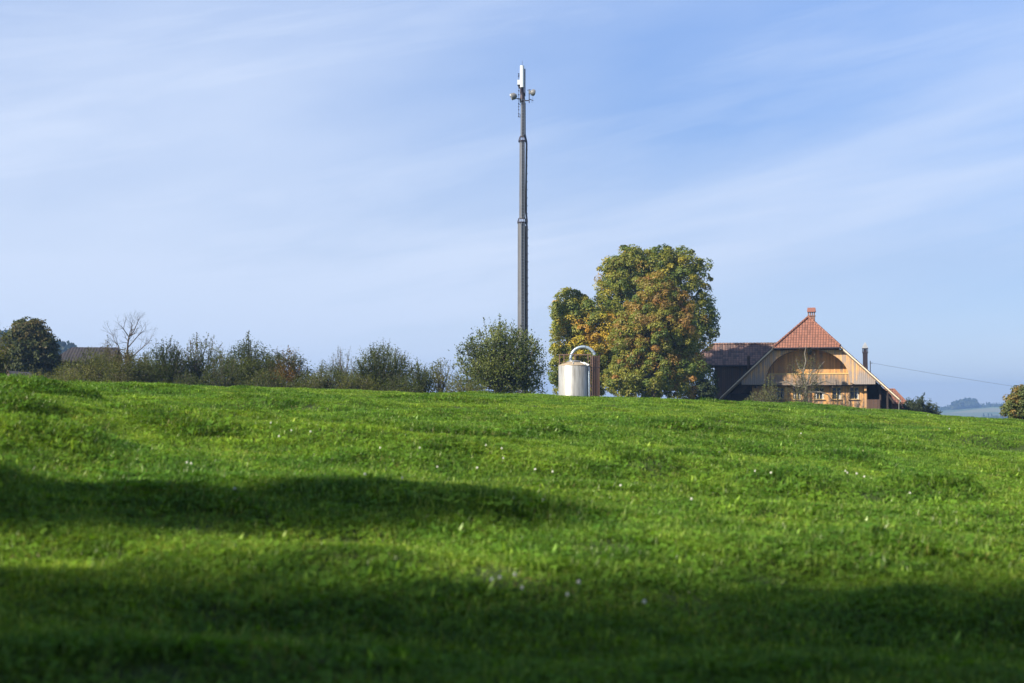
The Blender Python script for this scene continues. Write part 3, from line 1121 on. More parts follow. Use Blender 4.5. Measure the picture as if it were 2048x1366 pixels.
for s in (-1, 1):          # rounded tile edges along both verges
    m = MB()
    for i in range(44):
        e = el if s < 0 else er
        x = hx0 + (e - hx0) * (i + .5) / 44
        m.box((s * x, YV - .02, roofz(x) + .05), (.13, .16, .08), Matrix.Rotation(s * .75, 3, 'Y'))
    m.build('verge_tiles', M_TILEO, roof)

# arched gable panel
ZP0, ZA = lz(769), lz(697.5)
half_a = 4.15
PW = 6.65


def arch(n=48):
    pts = []
    # flared foot, then ellipse
    for i in range(n + 1):
        t = math.pi * i / n
        x = -math.cos(t) * half_a
        z = (ZP0 + .25) + math.sin(t) ** .92 * (ZA - ZP0 - .25)
        pts.append((x, z))
    fl = [(-half_a - .52, ZP0), (-half_a - .30, ZP0 + .07), (-half_a - .10, ZP0 + .17)]
    return fl + pts + [(-x, z) for x, z in reversed(fl)]


ap = arch()


def topz(x):
    return min(roofz(x) - .30, hipz - .47)


def panel_strip(mb, y0, y1):
    xs = [-PW] + [-(PW) + .3 * i for i in range(1, 6)] + [p[0] for p in ap] + [PW - .3 * i for i in range(5, 0, -1)] + [PW]
    xs = sorted(set([round(x, 4) for x in xs] + [round(-(ZR - .3 - (hipz - .47)) / RS, 4), round((ZR - .3 - (hipz - .47)) / RS, 4)]))
    apx, apz = [p[0] for p in ap], [p[1] for p in ap]

    def lowz(x):
        if x <= apx[0] or x >= apx[-1]:
            return ZP0
        return float(np.interp(x, apx, apz))
    vs, fs = [], []
    for x in xs:
        lo, hi = lowz(x), max(topz(x), lowz(x) + .02)
        vs += [(x, y0, lo), (x, y0, hi), (x, y1, lo), (x, y1, hi)]
    for i in range(len(xs) - 1):
        a, b = 4 * i, 4 * i + 4
        fs += [(a, b, b + 1, a + 1), (a + 2, a + 3, b + 3, b + 2), (a, a + 2, b + 2, b), (a + 1, b + 1, b + 3, a + 3)]
    fs += [(0, 1, 3, 2), (len(vs) - 4, len(vs) - 2, len(vs) - 1, len(vs) - 3)]
    mb.add(vs, fs)


m = MB()
panel_strip(m, -.06, 0.0)
pan = m.build('gable_panel', M_PANEL, house)
tag(pan, 'arched board panel, honey above and weathered grey at its feet')
m = MB()
for i in range(len(ap) - 1):   # barrel lining of the arch
    (xa, za), (xb, zb) = ap[i], ap[i + 1]
    m.add([(xa, .0, za), (xb, .0, zb), (xb, 1.495, zb), (xa, 1.495, za), (xa, .0, za + .03), (xb, .0, zb + .03), (xb, 1.495, zb + .03), (xa, 1.495, za + .03)],
          [(0, 1, 2, 3), (4, 7, 6, 5)])
m.build('arch_lining', M_SOFF, house)
m = MB()
m.slab([(-5.6, 1.50, lz(771)), (5.6, 1.50, lz(771)), (5.6, 1.50, roofz(5.6) - .4), (3.0, 1.50, roofz(3.0) - .4), (-3.0, 1.50, roofz(3.0) - .4), (-5.6, 1.50, roofz(5.6) - .4)], (0, .1, 0))
m.build('gable_wall', M_WALLB, house)
m = MB()
m.bx(-4.9, 4.9, 1.45, 1.495, lz(747.5) - .06, lz(747.5) + .08)
m.build('wall_rail', M_FRAME, house)
# attic hatch with two pale braces
m = MB().bx(lx(1615), lx(1621), 1.44, 1.495, lz(709), lz(694))
m.build('attic_hatch', M_DARKM, house)
# balcony parapet
m = MB()
m.bx(-4.95, 4.95, .22, .28, lz(770), lz(748.5))
par = m.build('balcony_parapet', M_PARAP, house)
m = MB().bx(-4.95, 4.95, .17, .34, lz(748.5), lz(748.5) + .07)
m.build('handrail', M_FRAME, par)
m = MB().bx(-6.1, 6.1, .30, 1.095, lz(771.5), lz(769.2))
m.build('balcony_floor', M_DARKW, house)
# ground floor wall with window openings
wins = [(1551, 1568), (1584.5, 1601), (1627, 1646), (1661, 1679), (1695, 1713)]
ztop, zsill, zhead = lz(771.6), lz(799), lz(774.5)
x_l, x_r = lx(1504), lx(1728)
m = MB()
edges = [x_l]
for a, b in wins:
    edges += [lx(a), lx(b)]
edges.append(x_r)
Y0, Y1 = 1.10, 1.28
for i in range(0, len(edges), 2):
    m.bx(edges[i], edges[i + 1], Y0, Y1, -1.0, ztop)
for i in range(1, len(edges) - 1, 2):
    m.bx(edges[i], edges[i + 1], Y0 + .002, Y1, -1.0, zsill)
    m.bx(edges[i], edges[i + 1], Y0 + .002, Y1, zhead, ztop)
m.build('front_wall', M_WALLB, house)
for i, (a, b) in enumerate(wins):
    xa, xb = lx(a), lx(b)
    m = MB().bx(xa, xb, Y1 - .05, Y1 - .03, zsill, zhead)
    w = m.build('window', M_GLASS, house)
    m = MB()
    xm = (xa + xb) / 2
    m.bx(xa + .002, xa + .06, Y0 + .05, Y1 - .05, zsill, zhead).bx(xb - .06, xb - .002, Y0 + .05, Y1 - .05, zsill, zhead)
    m.bx(xm - .035, xm + .035, Y0 + .06, Y1 - .05, zsill, zhead)
    m.bx(xa + .06, xb - .06, Y0 + .05, Y1 - .05, zhead - .06, zhead - .002).bx(xa + .06, xb - .06, Y0 + .05, Y1 - .05, zsill + .002, zsill + .06)
    m.bx(xa + .06, xm - .035, Y0 + .08, Y1 - .055, (zsill + zhead) / 2 + .2, (zsill + zhead) / 2 + .24).bx(xm + .035, xb - .06, Y0 + .08, Y1 - .055, (zsill + zhead) / 2 + .2, (zsill + zhead) / 2 + .24)
    m.build('frame', M_FRAME, w)
    m = MB().bx(xa - .1, xb + .1, Y0 - .09, Y0 - .002, zsill - .1, zsill - .02)
    m.build('sill', M_RUSTB, w)
    for s in ((1,) if i in (3, 4) else (1, -1)):
        m = MB()
        xc = xb - .13 if s > 0 else xa + .13
        for k in range(4):
            m.slab([(xc - .09 + k * .045, Y1 - .052, zsill + .05), (xc - .07 + k * .045, Y1 - .068, zsill + .05), (xc - .05 + k * .05, Y1 - .066, zsill + .95), (xc - .07 + k * .05, Y1 - .052, zsill + .95)], (0, .004, 0))
        m.build('curtain', M_CURT, w)
m = MB().bx(lx(1617.5), lx(1621.5), Y0 - .06, Y0 - .004, -.8, lz(783))
m.build('post', M_DARKW, house)
m = MB().bx(x_r - .22, x_r + .01, Y0 - .14, Y0 - .003, -1, ztop)
m.bx(x_r - .24, x_r - .0, .45, Y0 - .14, lz(782), ztop - .0)
m.build('corner_post', M_WALLB, house)
for xp in np.linspace(x_l + .4, x_r - 1.4, 6):
    MB().bx(xp - .07, xp + .07, .35, Y0 - .002, ztop - .2, ztop - .004).build('joist', M_DARKW, house)
# lean-to on the right: dark porch, parapet, posts
m = MB().bx(x_r + .02, lx(1752), 3.6, 3.7, -1, roofz(lx(1752)) - .35)
m.bx(lx(1752), lx(1752) + .1, 1.4, 3.598, -1, roofz(lx(1752) + .1) - .35)
m.bx(x_r + .0, x_r + .1, Y1, 3.598, -1, roofz(x_r + .1) - .35)
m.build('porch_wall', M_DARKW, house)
m = MB().bx(x_r + .03, lx(1753), .95, 1.02, -1, lz(799))
m.build('porch_parapet', M_RUSTB, house)
m = MB()
for px, yy in ((1767, 1.2), (1753.5, 1.1)):
    m.bx(lx(px) - .09, lx(px) + .09, yy, yy + .18, -1, roofz(lx(px)) - .28)
m.beam((lx(1756), 1.3, lz(785)), (lx(1770), 1.3, lz(789)), .14)
m.beam((lx(1770), -.3, lz(793)), (lx(1779), -.3, lz(806)), .12)
m.beam((lx(1788), -.2, lz(795)), (lx(1795), -.2, lz(812)), .10)
m.build('porch_posts', M_DARKW, house)
# left lean-to
m = MB().bx(-8.0, x_l, 2.4, 2.5, -1, roofz(8.0) - .3)
m.bx(x_l - .1, x_l, Y1, 2.398, -1, roofz(5.9) - .35)
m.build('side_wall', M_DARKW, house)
m = MB().beam((lx(1481), .15, lz(784)), (lx(1499), .25, lz(770)), .14)
m.build('bracket', M_RUSTB, house)
m = MB()   # gable infill behind the arch and back walls
m.slab([(-8.2, 11.8, -1), (8.2, 11.8, -1), (8.2, 11.8, roofz(8.2) - .3), (0, 11.8, ZR - .3), (-8.2, 11.8, roofz(8.2) - .3)], (0, .1, 0))
for s in (-1, 1):
    m.bx(s * 6.6 - .06, s * 6.6 + .06, 3.8, 11.8, -1, roofz(6.6) - .35)
m.build('back_wall', M_BARN, house)
# brick chimney with its little tiled roof
cxn, cyn = lx(1622.5) - .1, 3.2
m = MB()
m.bx(cxn - .34, cxn + .34, cyn - .35, cyn + .35, 9.9, lz(627))
m.bx(cxn - .40, cxn + .40, cyn - .41, cyn + .41, lz(628.5), lz(627.2))
ch = m.build('chimney', M_BRICK, house)
for i in range(4):
    for j in (-1, 1):
        MB().bx(cxn - .36 + i * .2, cxn - .36 + i * .2 + .09, cyn + j * .28 - .06, cyn + j * .28 + .06, lz(627.2), lz(620.5)).build('brick_pier', M_BRICK, ch)
m = MB()
m.bx(cxn - .40, cxn + .40, cyn - .42, cyn + .42, lz(620.5), lz(619.6))
m.slab([(cxn - .43, cyn - .48, lz(620)), (cxn + .43, cyn - .48, lz(620)), (cxn + .40, cyn - .06, lz(612)), (cxn - .40, cyn - .06, lz(612))], (0, .05, .06))
m.slab([(cxn - .43, cyn + .48, lz(620)), (cxn + .43, cyn + .48, lz(620)), (cxn + .40, cyn + .06, lz(612)), (cxn - .40, cyn + .06, lz(612))], (0, -.05, .06))
m.slab([(cxn - .36, cyn - .4, lz(619.5)), (cxn - .36, cyn + .4, lz(619.5)), (cxn - .36, cyn, lz(612.5))], (.72, 0, 0))
m.build('cap', M_REDCAP, ch)
# dark stove chimney with zinc spire
cx2, cy2 = lx(1726), 0.5
m = MB()
m.bx(cx2 - .235, cx2 + .235, cy2 - .235, cy2 + .235, 4.6, lz(707))
m.bx(cx2 - .29, cx2 + .29, cy2 - .29, cy2 + .29, lz(707), lz(704.5))
for sx in (-1, 1):
    for sy in (-1, 1):
        m.bx(cx2 + sx * .25 - .03, cx2 + sx * .25 + .03, cy2 + sy * .25 - .03, cy2 + sy * .25 + .03, lz(704.5), lz(697.2))
m.bx(cx2 - .17, cx2 + .17, cy2 - .17, cy2 + .17, lz(704.5), lz(699))
m.bx(cx2 - .29, cx2 + .29, cy2 - .29, cy2 + .29, lz(698.5), lz(697.1))
sc = m.build('stove_chimney', M_DARKM, house)
m = MB()
b = lz(697.1)
m.add([(cx2 - .31, cy2 - .31, b), (cx2 + .31, cy2 - .31, b), (cx2 + .31, cy2 + .31, b), (cx2 - .31, cy2 + .31, b), (cx2 - .05, cy2 - .05, lz(686)), (cx2 + .05, cy2 - .05, lz(686)), (cx2 + .05, cy2 + .05, lz(686)), (cx2 - .05, cy2 + .05, lz(686))],
      [(0, 1, 5, 4), (1, 2, 6, 5), (2, 3, 7, 6), (3, 0, 4, 7), (4, 5, 6, 7), (3, 2, 1, 0)])
m.build('spire_cap', M_ZINC, sc)
# vent pipe on the left slope
m = MB()
m.lathe([(.13, 4.6), (.13, lz(717)), (.18, lz(716.5)), (.18, lz(711.5)), (.08, lz(709.5))], 12, (lx(1499.5), .25, 0))
m.build('vent_pipe', M_RUSTB, house)
# wire post
wp = (lx(1735.5), .4)
m = MB().tube([(wp[0], wp[1], 4.8), (wp[0], wp[1], lz(722.5))], .04, 8)
m.tube([(wp[0], wp[1], lz(727)), (wp[0] + .22, wp[1], lz(727))], .03, 6)
m.build('wire_post', M_DARKM, house)

bpy.context.view_layer.update()
hm = house.matrix_world.copy()
# ------------------------------------------------------------------ barn left of the house
BD = 151.0
bm_ = mpp(BD)
barn = empty('barn', ((1478 - CX) / F * BD, BD, 0), R(-9), 'dark brown wooden barn with a mossy tiled roof, joined to the left of the farmhouse', 'barn')


def bz(py): return H_EYE + (815 - py) * bm_


def bx_(px): return (px - 1478) * bm_


er_, rr_ = bz(731), bz(688.5)
xL, xR = bx_(1400), bx_(1590)
dp = 2.9
m = MB()
m.slab([(xL, -dp, er_), (xR, -dp, er_), (xR, 0, rr_), (bx_(1428), 0, rr_), (xL, -1.45, (er_ + rr_) / 2)], (0, 0, -.18))
m.slab([(xL, dp, er_), (xR, dp, er_), (xR, 0, rr_), (bx_(1428), 0, rr_), (xL, 1.45, (er_ + rr_) / 2)], (0, 0, -.18))
m.slab([(xL, -1.45, (er_ + rr_) / 2 + .002), (bx_(1428), 0, rr_ + .004), (xL, 1.45, (er_ + rr_) / 2 + .002)], (0, 0, -.17))
br = m.build('roof', M_TILEB, barn)
m = MB()
for i in range(24):
    m.tube([(bx_(1428) + i * .36, 0, rr_ + .05), (bx_(1428) + i * .36 + .4, 0, rr_ + .05)], [.10, .14], 8)
for i in range(7):
    for s in (-1, 1):
        a = Vector((xL, s * 1.45, (er_ + rr_) / 2 + .04)).lerp(Vector((bx_(1428), 0, rr_ + .05)), i / 7)
        b = Vector((xL, s * 1.45, (er_ + rr_) / 2 + .04)).lerp(Vector((bx_(1428), 0, rr_ + .05)), (i + 1.1) / 7)
        m.tube([a, b], [.12, .09], 8)
m.build('ridge_tiles', M_TILEB, br)
m = MB().tube([(xL, -dp - .06, er_ - .12), (xR - 2.5, -dp - .06, er_ - .12)], .08, 8)
m.build('gutter', M_DARKM, barn)
m = MB()
wl = bx_(1430)
m.bx(wl, xR, -dp + .55, -dp + .65, -1, er_ - .02)
m.bx(wl, wl + .1, -dp + .65, dp - .5, -1, er_ + .4)
m.slab([(wl, -1.2, er_ + .4), (wl, 1.2, er_ + .4), (wl, .75, (er_ + rr_) / 2 + .15), (wl, -.75, (er_ + rr_) / 2 + .15)], (.1, 0, 0))
m.bx(wl, xR, dp - .6, dp - .5, -1, er_ - .02)
m.build('wall', M_BARN, barn)
m = MB()
for px in (1432, 1452, 1474, 1496):
    m.bx(bx_(px) - .05, bx_(px) + .05, -dp + .48, -dp + .548, -1, er_ - .1)
m.bx(wl, bx_(1500), -dp + .47, -dp + .547, bz(753.8), bz(752.2))
m.build('battens', M_BARN, barn)

# ------------------------------------------------------------------ red shed behind on the right
SD = 163.0
sm_ = mpp(SD)
shed = empty('red_shed', ((1775 - CX) / F * SD, SD, -.8), R(-14), 'low red tiled outbuilding peeping out behind the right eaves of the farmhouse', 'shed')


def sz(py): return H_EYE + (815 - py) * sm_ + .8


def sx_(px): return (px - 1775) * sm_


m = MB()
m.slab([(sx_(1735), -2.4, sz(805)), (sx_(1810), -2.4, sz(805)), (sx_(1788), 0, sz(779)), (sx_(1735), 0, sz(779))], (0, 0, -.15))
m.slab([(sx_(1735), 2.4, sz(805)), (sx_(1810), 2.4, sz(805)), (sx_(1788), 0, sz(779)), (sx_(1735), 0, sz(779))], (0, 0, -.15))
m.slab([(sx_(1810), -2.4, sz(805) + .004), (sx_(1788), 0, sz(779) + .004), (sx_(1810), 2.4, sz(805) + .004)], (0, 0, -.14))
m.build('roof', M_TILE, shed)
m = MB().tube([(sx_(1735), 0, sz(779) + .03), (sx_(1788), 0, sz(779) + .03), (sx_(1810), -2.4, sz(805) + .04)], .09, 8)
m.build('ridge_tiles', M_TILE, shed)
m = MB().bx(sx_(1738), sx_(1806), -2.0, -1.9, -1.5, sz(803)).bx(sx_(1738), sx_(1738) + .1, -1.9, 1.9, -1.5, sz(803)).bx(sx_(1806) - .1, sx_(1806), -1.9, 1.9, -1.5, sz(803))
m.build('wall', M_REDW, shed)

# brown roof beyond the orchard, far left
RD = 135.0
rm = mpp(RD)
b2 = empty('barn', ((190 - CX) / F * RD, RD, gz((190 - CX) / F * RD, RD)), R(8), 'far barn with a dull brown hipped roof behind the orchard at the left', 'barn')
z0 = b2.location.z


def z2(py): return H_EYE + (815 - py) * rm - z0


def x2(px): return (px - 190) * rm


m = MB()
for s in (-1, 1):
    m.slab([(x2(118), s * 3.2, z2(722)), (x2(236), s * 3.2, z2(722)), (x2(236), 0, z2(694.5)), (x2(145), 0, z2(694.5))], (0, 0, -.16))
m.slab([(x2(118), -3.2, z2(722) + .003), (x2(145), 0, z2(694.5) + .003), (x2(118), 3.2, z2(722) + .003)], (0, 0, -.15))
m.build('roof', M_TILEF, b2)
m = MB().bx(x2(123), x2(232), -2.8, 2.8, -.5, z2(724))
m.build('wall', M_BARN, b2)

# small grey shed roof by the left edge
RD = 96.0
rm = mpp(RD)
b3 = empty('garden_shed', ((38 - CX) / F * RD, RD, gz((38 - CX) / F * RD, RD)), R(0), 'small shed with a dark grey pitched roof just above the grass at the far left', 'shed')
z0 = b3.location.z


def z3(py): return H_EYE + (815 - py) * rm - z0


def x3(px): return (px - 38) * rm


m = MB()
# ridge runs away to the right; near gable edge seen as a pale line
gA, gB = Vector((x3(22), -.6, z3(742))), Vector((x3(53), .9, z3(744)))
dn = Vector((x3(42) - x3(22), -.9, z3(762) - z3(742)))
m.slab([gA, gB, gB + dn, gA + dn], (0, 0, -.06))
dl = Vector((-(x3(42) - x3(22)), .9, z3(762) - z3(742)))
m.slab([gA, gB, gB + dl, gA + dl], (0, 0, -.06))
m.build('roof', M_STONE, b3)
m = MB().beam(gA + Vector((0, -.03, 0)), gA + dn + Vector((0, -.03, 0)), .05).beam(gA + Vector((0, -.03, 0)), gA + dl + Vector((0, -.03, 0)), .05)
m.build('verge_board', M_RUSTB, b3)
m = MB()
m.slab([gA + dl * .85 + Vector((0, .05, -.05)), gA + Vector((0, .05, -.1)), gA + dn * .85 + Vector((0, .05, -.05)), (gA + dn * .85).to_2d().to_3d() + Vector((0, .05, -.3)), (gA + dl * .85).to_2d().to_3d() + Vector((0, .05, -.3))], (.55, .8, 0))
m.build('wall', M_BARN, b3)

# ------------------------------------------------------------------ overhead wire
p0 = hm @ Vector((wp[0] + .22, wp[1], lz(727)))
p1 = at(2330, 812, 172)
pole = empty('utility_pole', (p1.x, p1.y, -1), 0, 'wooden pole beyond the right edge that carries the far end of the wire', 'pole')
m = MB().tube([(0, 0, 0), (0, 0, p1.z + 1.4)], [.14, .10], 10)
m.build('pole_shaft', M_BARK, pole)
m = MB().bx(-.5, .5, -.05, .05, p1.z + .95, p1.z + 1.05)
m.build('crossarm', M_BARK, pole)
pts = []
for i in range(41):
    t = i / 40
    p = p0.lerp(p1, t)
    p.z -= 1.0 * 4 * t * (1 - t) * .28
    pts.append(p)
m = MB().tube(pts, .013, 6)
w = m.build('overhead_wire', simple('grey_wire', (.24, .26, .29), .6), None)
tag(w, 'single grey overhead wire sagging from the farmhouse roof to the right edge', 'wire')

# ------------------------------------------------------------------ pear tree against the farmhouse
pd = 140.5
twiggy('pear_tree', 'gnarled half-bare pear tree standing in front of the farmhouse gable', 1611, 690, 44, pd, 81, .10, 44, .5,
       [(.09, .10, .04), (.12, .12, .05), (.07, .075, .03)], .05, stems=1, bark=M_BARK, upright=.5, stray=1.3, wide=1.0, thin=.45)
x = (1611 - CX) / F * pd
ptree = [o for o in COL.objects if o.name.startswith('pear_tree')][-1]
ptree = [o for o in COL.objects if o.get('label', '').startswith('gnarled')][0]
m = MB()
zb = ptree.location.z
pz = lambda py: H_EYE + (815 - py) * mpp(pd) - zb
qx = lambda px: (px - 1611) * mpp(pd)
m.tube([(qx(1614), 0, -.2), (qx(1612), 0, pz(790)), (qx(1611), .05, pz(768)), (qx(1606), 0, pz(748)), (qx(1608), -.05, pz(738)), (qx(1612), -.05, pz(722)), (qx(1609.5), -.05, pz(708)), (qx(1613), 0, pz(692))], [.2, .17, .12, .09, .075, .06, .045, .02], 8)
m.tube([(qx(1611), 0, pz(770)), (qx(1619), .1, pz(756)), (qx(1623), .1, pz(745)), (qx(1637), .2, pz(738)), (qx(1650), .1, pz(722))], [.09, .075, .06, .04, .015], 6)
m.tube([(qx(1612), 0, pz(772)), (qx(1635), -.3, pz(768)), (qx(1650), -.3, pz(762)), (qx(1664), -.2, pz(768))], [.09, .07, .05, .02], 6)
m.tube([(qx(1611), 0, pz(775)), (qx(1590), .2, pz(772)), (qx(1572), .1, pz(763)), (qx(1558), .2, pz(766))], [.09, .07, .05, .02], 6)
m.tube([(qx(1608), 0, pz(745)), (qx(1598), .1, pz(735)), (qx(1592), .1, pz(716))], [.06, .04, .012], 6)
m.tube([(qx(1612), 0, pz(785)), (qx(1640), -.2, pz(784)), (qx(1655), -.2, pz(790)), (qx(1662), -.2, pz(800))], [.08, .07, .05, .03], 6)
m.build('trunk', M_BARKP, ptree)
# dark mistletoe-like ball of twigs hanging in its top
r = np.random.default_rng(5)
n = 900
dd = unit(r.normal(size=(n, 3)))
c = np.array([qx(1619), -.05, pz(702)])
P = c + dd * (r.uniform(0, 1, (n, 1)) ** .5) * np.array([.22, .22, .36])
ax = unit(r.normal(size=(n, 3)))
nn = unit(np.cross(ax, r.normal(size=(n, 3))))
V_, f_, C_ = leaves_np(P, ax, nn, np.full(n, .12), np.full(n, .05), np.full((n, 3), .018))
npmesh('twig_ball', V_, f_, M_LEAF, C_, parent=ptree)
twiggy('rose_bush', 'leafy green bush climbing at the left end of the farmhouse wall', 1541, 740, 16, 140, 82, .10, 36, .42, [(.08, .10, .025), (.12, .14, .04), (.055, .07, .02)], .08, cat='bush', upright=1.2, stems=4, stray=1.2, thin=.5)
twiggy('rose_bush', 'low bush below the dark left corner of the farmhouse', 1519, 774, 26, 139, 83, .11, 50, .6, [(.08, .10, .025), (.11, .11, .045)], .14, cat='bush', upright=1.0, stems=4)
twiggy('rose_bush', 'thin twiggy bush under the two right-hand windows', 1676, 782, 24, 141, 84, .09, 40, .45, [(.10, .11, .04), (.14, .10, .05)], .08, cat='bush', upright=.8, stems=4)
twiggy('rose_bush', 'bush at the foot of the gnarled pear tree', 1596, 776, 36, 140, 85, .09, 60, .45, [(.08, .09, .03), (.12, .10, .05)], .1, cat='bush', upright=.7, stems=5)

# ------------------------------------------------------------------ tank
TD = 118.0
tm = mpp(TD)
tx = (1148.5 - CX) / F * TD
tank = empty('storage_tank', (tx, TD, gz(tx, TD) - .3), R(0), 'pale stained round storage tank with a curved pipe over its top, below the yellow tree', 'tank')
tb = tank.location.z


def tz(py): return H_EYE + (815 - py) * tm - tb


def txx(px): return (px - 1148.5) * tm


Rt = 31.5 * tm
m = MB()
m.lathe([(Rt, 0), (Rt, tz(731) - .02), (Rt - .02, tz(731))], 64)
tbd = m.build('body', M_TANK, tank)
m = MB().lathe([(Rt + .02, tz(731.6)), (Rt + .02, tz(730.6)), (Rt - .1, tz(729.5)), (.74, tz(725))], 64)
m.build('shoulder', M_TANKTOP, tank)
m = MB().lathe([(.60, tz(725)), (.60, tz(723.5)), (.68, tz(723.4)), (.62, tz(722.2)), (.2, tz(720.6))], 40)
m.build('lid', M_ZINC, tank)
for k in range(4):
    a = -1.7 + k * .9
    m = MB()
    m.tube([(math.cos(a) * .7, math.sin(a) * .7, tz(724.5)), (math.cos(a) * (Rt - .05), math.sin(a) * (Rt - .05), tz(729.5) + .05)], .03, 5)
    m.build('roof_strap', M_WHITE, tank)
m = MB()
pp = []
for i in range(25):
    t = math.pi * i / 24
    cx_, w_, h_ = 1166, 25, 28
    pp.append((txx(cx_ - math.cos(t) * w_), -.1 - .15 * (i / 24), tz(722 - math.sin(t) ** .85 * h_)))
m.tube(pp[:22], .125, 12)
m.tube([(txx(1141), -.1, tz(724)), (txx(1141), -.1, tz(722))], .14, 12)
m.build('curved_pipe', M_PIPE, tank)
for i in (7, 13, 19):
    a, b = Vector(pp[i]), Vector(pp[i + 1])
    MB().tube([a, a.lerp(b, .35)], .145, 12).build('pipe_collar', M_ZINC, tank)
m = MB()
bxa, bxb = txx(1183.5), txx(1199)
for i in range(7):
    x = bxa + (bxb - bxa) * i / 7
    m.bx(x, x + (bxb - bxa) / 7 - .012, -.55 + (i % 2) * .03, .35, 0, tz(711.5) - (i % 3) * .02)
m.build('clad_chute', M_RUSTB, tank)
m = MB()
m.bx(bxa - .02, bxb + .02, -.57, -.552, tz(735.4), tz(734.6))
m.build('chute_band', M_DARKM, tank)
m = MB()
rails = tz(709.5)
for a0, a1 in ((1118.5, 1142), (1142, 1181)):
    m.tube([(txx(a0), -.5, rails), (txx(a1), -.5, rails)], .03, 6)
m.tube([(txx(1118.5), .7, rails), (txx(1181), .7, rails)], .025, 6)
m.tube([(txx(1118.5), -.5, rails), (txx(1118.5), .7, rails)], .025, 6)
for px in (1119, 1128, 1150, 1176):
    m.tube([(txx(px), -.5, tz(728)), (txx(px), -.5, rails)], .025, 6)
    m.tube([(txx(px), .7, tz(728)), (txx(px), .7, rails)], .02, 6)
m.tube([(txx(1118.5), -.5, tz(726)), (txx(1133), -.5, tz(726))], .02, 6)
m.build('guard_rail', M_RAIL, tank)
m = MB()
for px in (1180.4, 1184.6):
    m.tube([(txx(px), -.72, 0), (txx(px), -.72, tz(710))], .022, 6)
for i in range(22):
    z = .3 + i * .22
    if z < tz(711):
        m.tube([(txx(1180.4), -.72, z), (txx(1184.6), -.72, z)], .014, 5)
m.build('ladder', M_RAIL, tank)
m = MB().box((txx(1171), -.75, tz(729)), (.34, .25, .2), Matrix.Rotation(.5, 3, 'Y'))
m.tube([(txx(1166), -.7, tz(725.5)), (txx(1177), -.85, tz(731))], .06, 8)
m.build('hatch_lever', M_WHITE, tank)
m = MB().tube([(txx(1176.5), -.55, tz(731)), (txx(1177), -.75, tz(736)), (txx(1177), -.75, 0)], .055, 8)
m.build('downpipe', M_PIPE, tank)

# ------------------------------------------------------------------ mast
MD = 131.0
mm_ = mpp(MD)
mxx = (1044.5 - CX) / F * MD
mast = empty('telecom_mast', (mxx, MD, gz(mxx, MD) - .3), 0, 'tall grey steel telecom mast with white antenna and two dishes, behind the big open bush', 'mast')
mb0 = mast.location.z


def mz(py):
    return at(1044, py, MD).z - mb0


def mx(px): return (px - 1044.5) * mm_


def section(name, p0, p1, xl0, xr0, xl1, xr1, mat, n=12):
    m = MB()
    c0, c1 = (mx(xl0) + mx(xr0)) / 2, (mx(xl1) + mx(xr1)) / 2
    r0, r1 = (mx(xr0) - mx(xl0)) / 2, (mx(xr1) - mx(xl1)) / 2
    vs, fs = [], []
    z0_ = 0 if p0 is None else mz(p0)
    for z, c, r_ in ((z0_, c0, r0), (mz(p1), c1, r1)):
        for k in range(n):
            t = 2 * math.pi * (k + .5) / n
            vs.append((c + r_ * math.cos(t), r_ * math.sin(t), z))
    fs = [(k, (k + 1) % n, n + (k + 1) % n, n + k) for k in range(n)] + [tuple(range(n)), tuple(range(2 * n - 1, n - 1, -1))]
    m.add(vs, fs)
    return m.build(name, mat, mast)


section('lower_shaft', None, 444, 1034.5, 1053.5, 1035.2, 1051.2, M_STEEL, 10)
section('middle_shaft', 437, 281, 1038.2, 1050.8, 1039, 1050.2, M_STEEL, 10)
section('upper_shaft', 274, 186, 1041.0, 1049.6, 1041.8, 1048.8, M_STEEL, 10)
for (pa, pb, ra, rb, cxm) in ((444, 436.5, 9.2, 6.6, 1043.9), (281, 272.5, 8.0, 4.6, 1044.9)):
    m = MB()
    m.lathe([(ra * mm_, mz(pa + 1.6)), (ra * mm_, mz(pa))], 20, (mx(cxm), 0, 0))
    for k in range(12):
        t = 2 * math.pi * k / 12
        c, s_ = math.cos(t), math.sin(t)
        m.tube([(mx(cxm) + c * ra * mm_ * .95, s_ * ra * mm_ * .95, mz(pa)), (mx(cxm) + c * rb * mm_, s_ * rb * mm_, mz(pb))], .03, 5)
        m.box((mx(cxm) + c * ra * mm_ * .93, s_ * ra * mm_ * .93, mz(pa + 2.4)), (.06, .06, .1))
    m.build('flange', M_DARKM, mast)
# ladder with safety rail up the front
m = MB()
def ladx(py):
    return mx(1044.6) if py > 281 else mx(1044.9)
yy = lambda py: -(9.0 if py > 440 else 7.2 if py > 278 else 5.4) * mm_
for a, b in ((770, 446), (435, 284), (270, 200)):
    for o in (-.14, .14):
        m.tube([(mx(1046) + o, yy(a - 2), mz(a)), (mx(1045.6) + o, yy(a - 2), mz(b))], .022, 5)
    py = a
    while py > b:
        m.tube([(mx(1045.8) - .14, yy(a - 2) - .01, mz(py)), (mx(1045.8) + .14, yy(a - 2) - .01, mz(py))], .016, 4)
        py -= 6.3
m.build('ladder', M_STEELB, mast)
m = MB()
for k in range(3):     # cable bundle on the right side
    o = k * .045
    pts = [(mx(1053.2) + o, -.18 + o, 0), (mx(1052.8) + o, -.18 + o, mz(470)), (mx(1052.6) + o, -.18 + o, mz(449)), (mx(1053) + o, -.15 + o, mz(442)), (mx(1050.8) + o, -.12 + o, mz(420)),
           (mx(1051) + o, -.12 + o, mz(400)), (mx(1052.2) + o, -.12 + o, mz(300)), (mx(1052.4) + o, -.12 + o, mz(288)), (mx(1051.6) + o, -.1 + o, mz(281)), (mx(1048.8) + o, -.05 + o, mz(268)), (mx(1048.6) + o, -.05 + o, mz(205))]
    m.tube(pts, .045, 6)
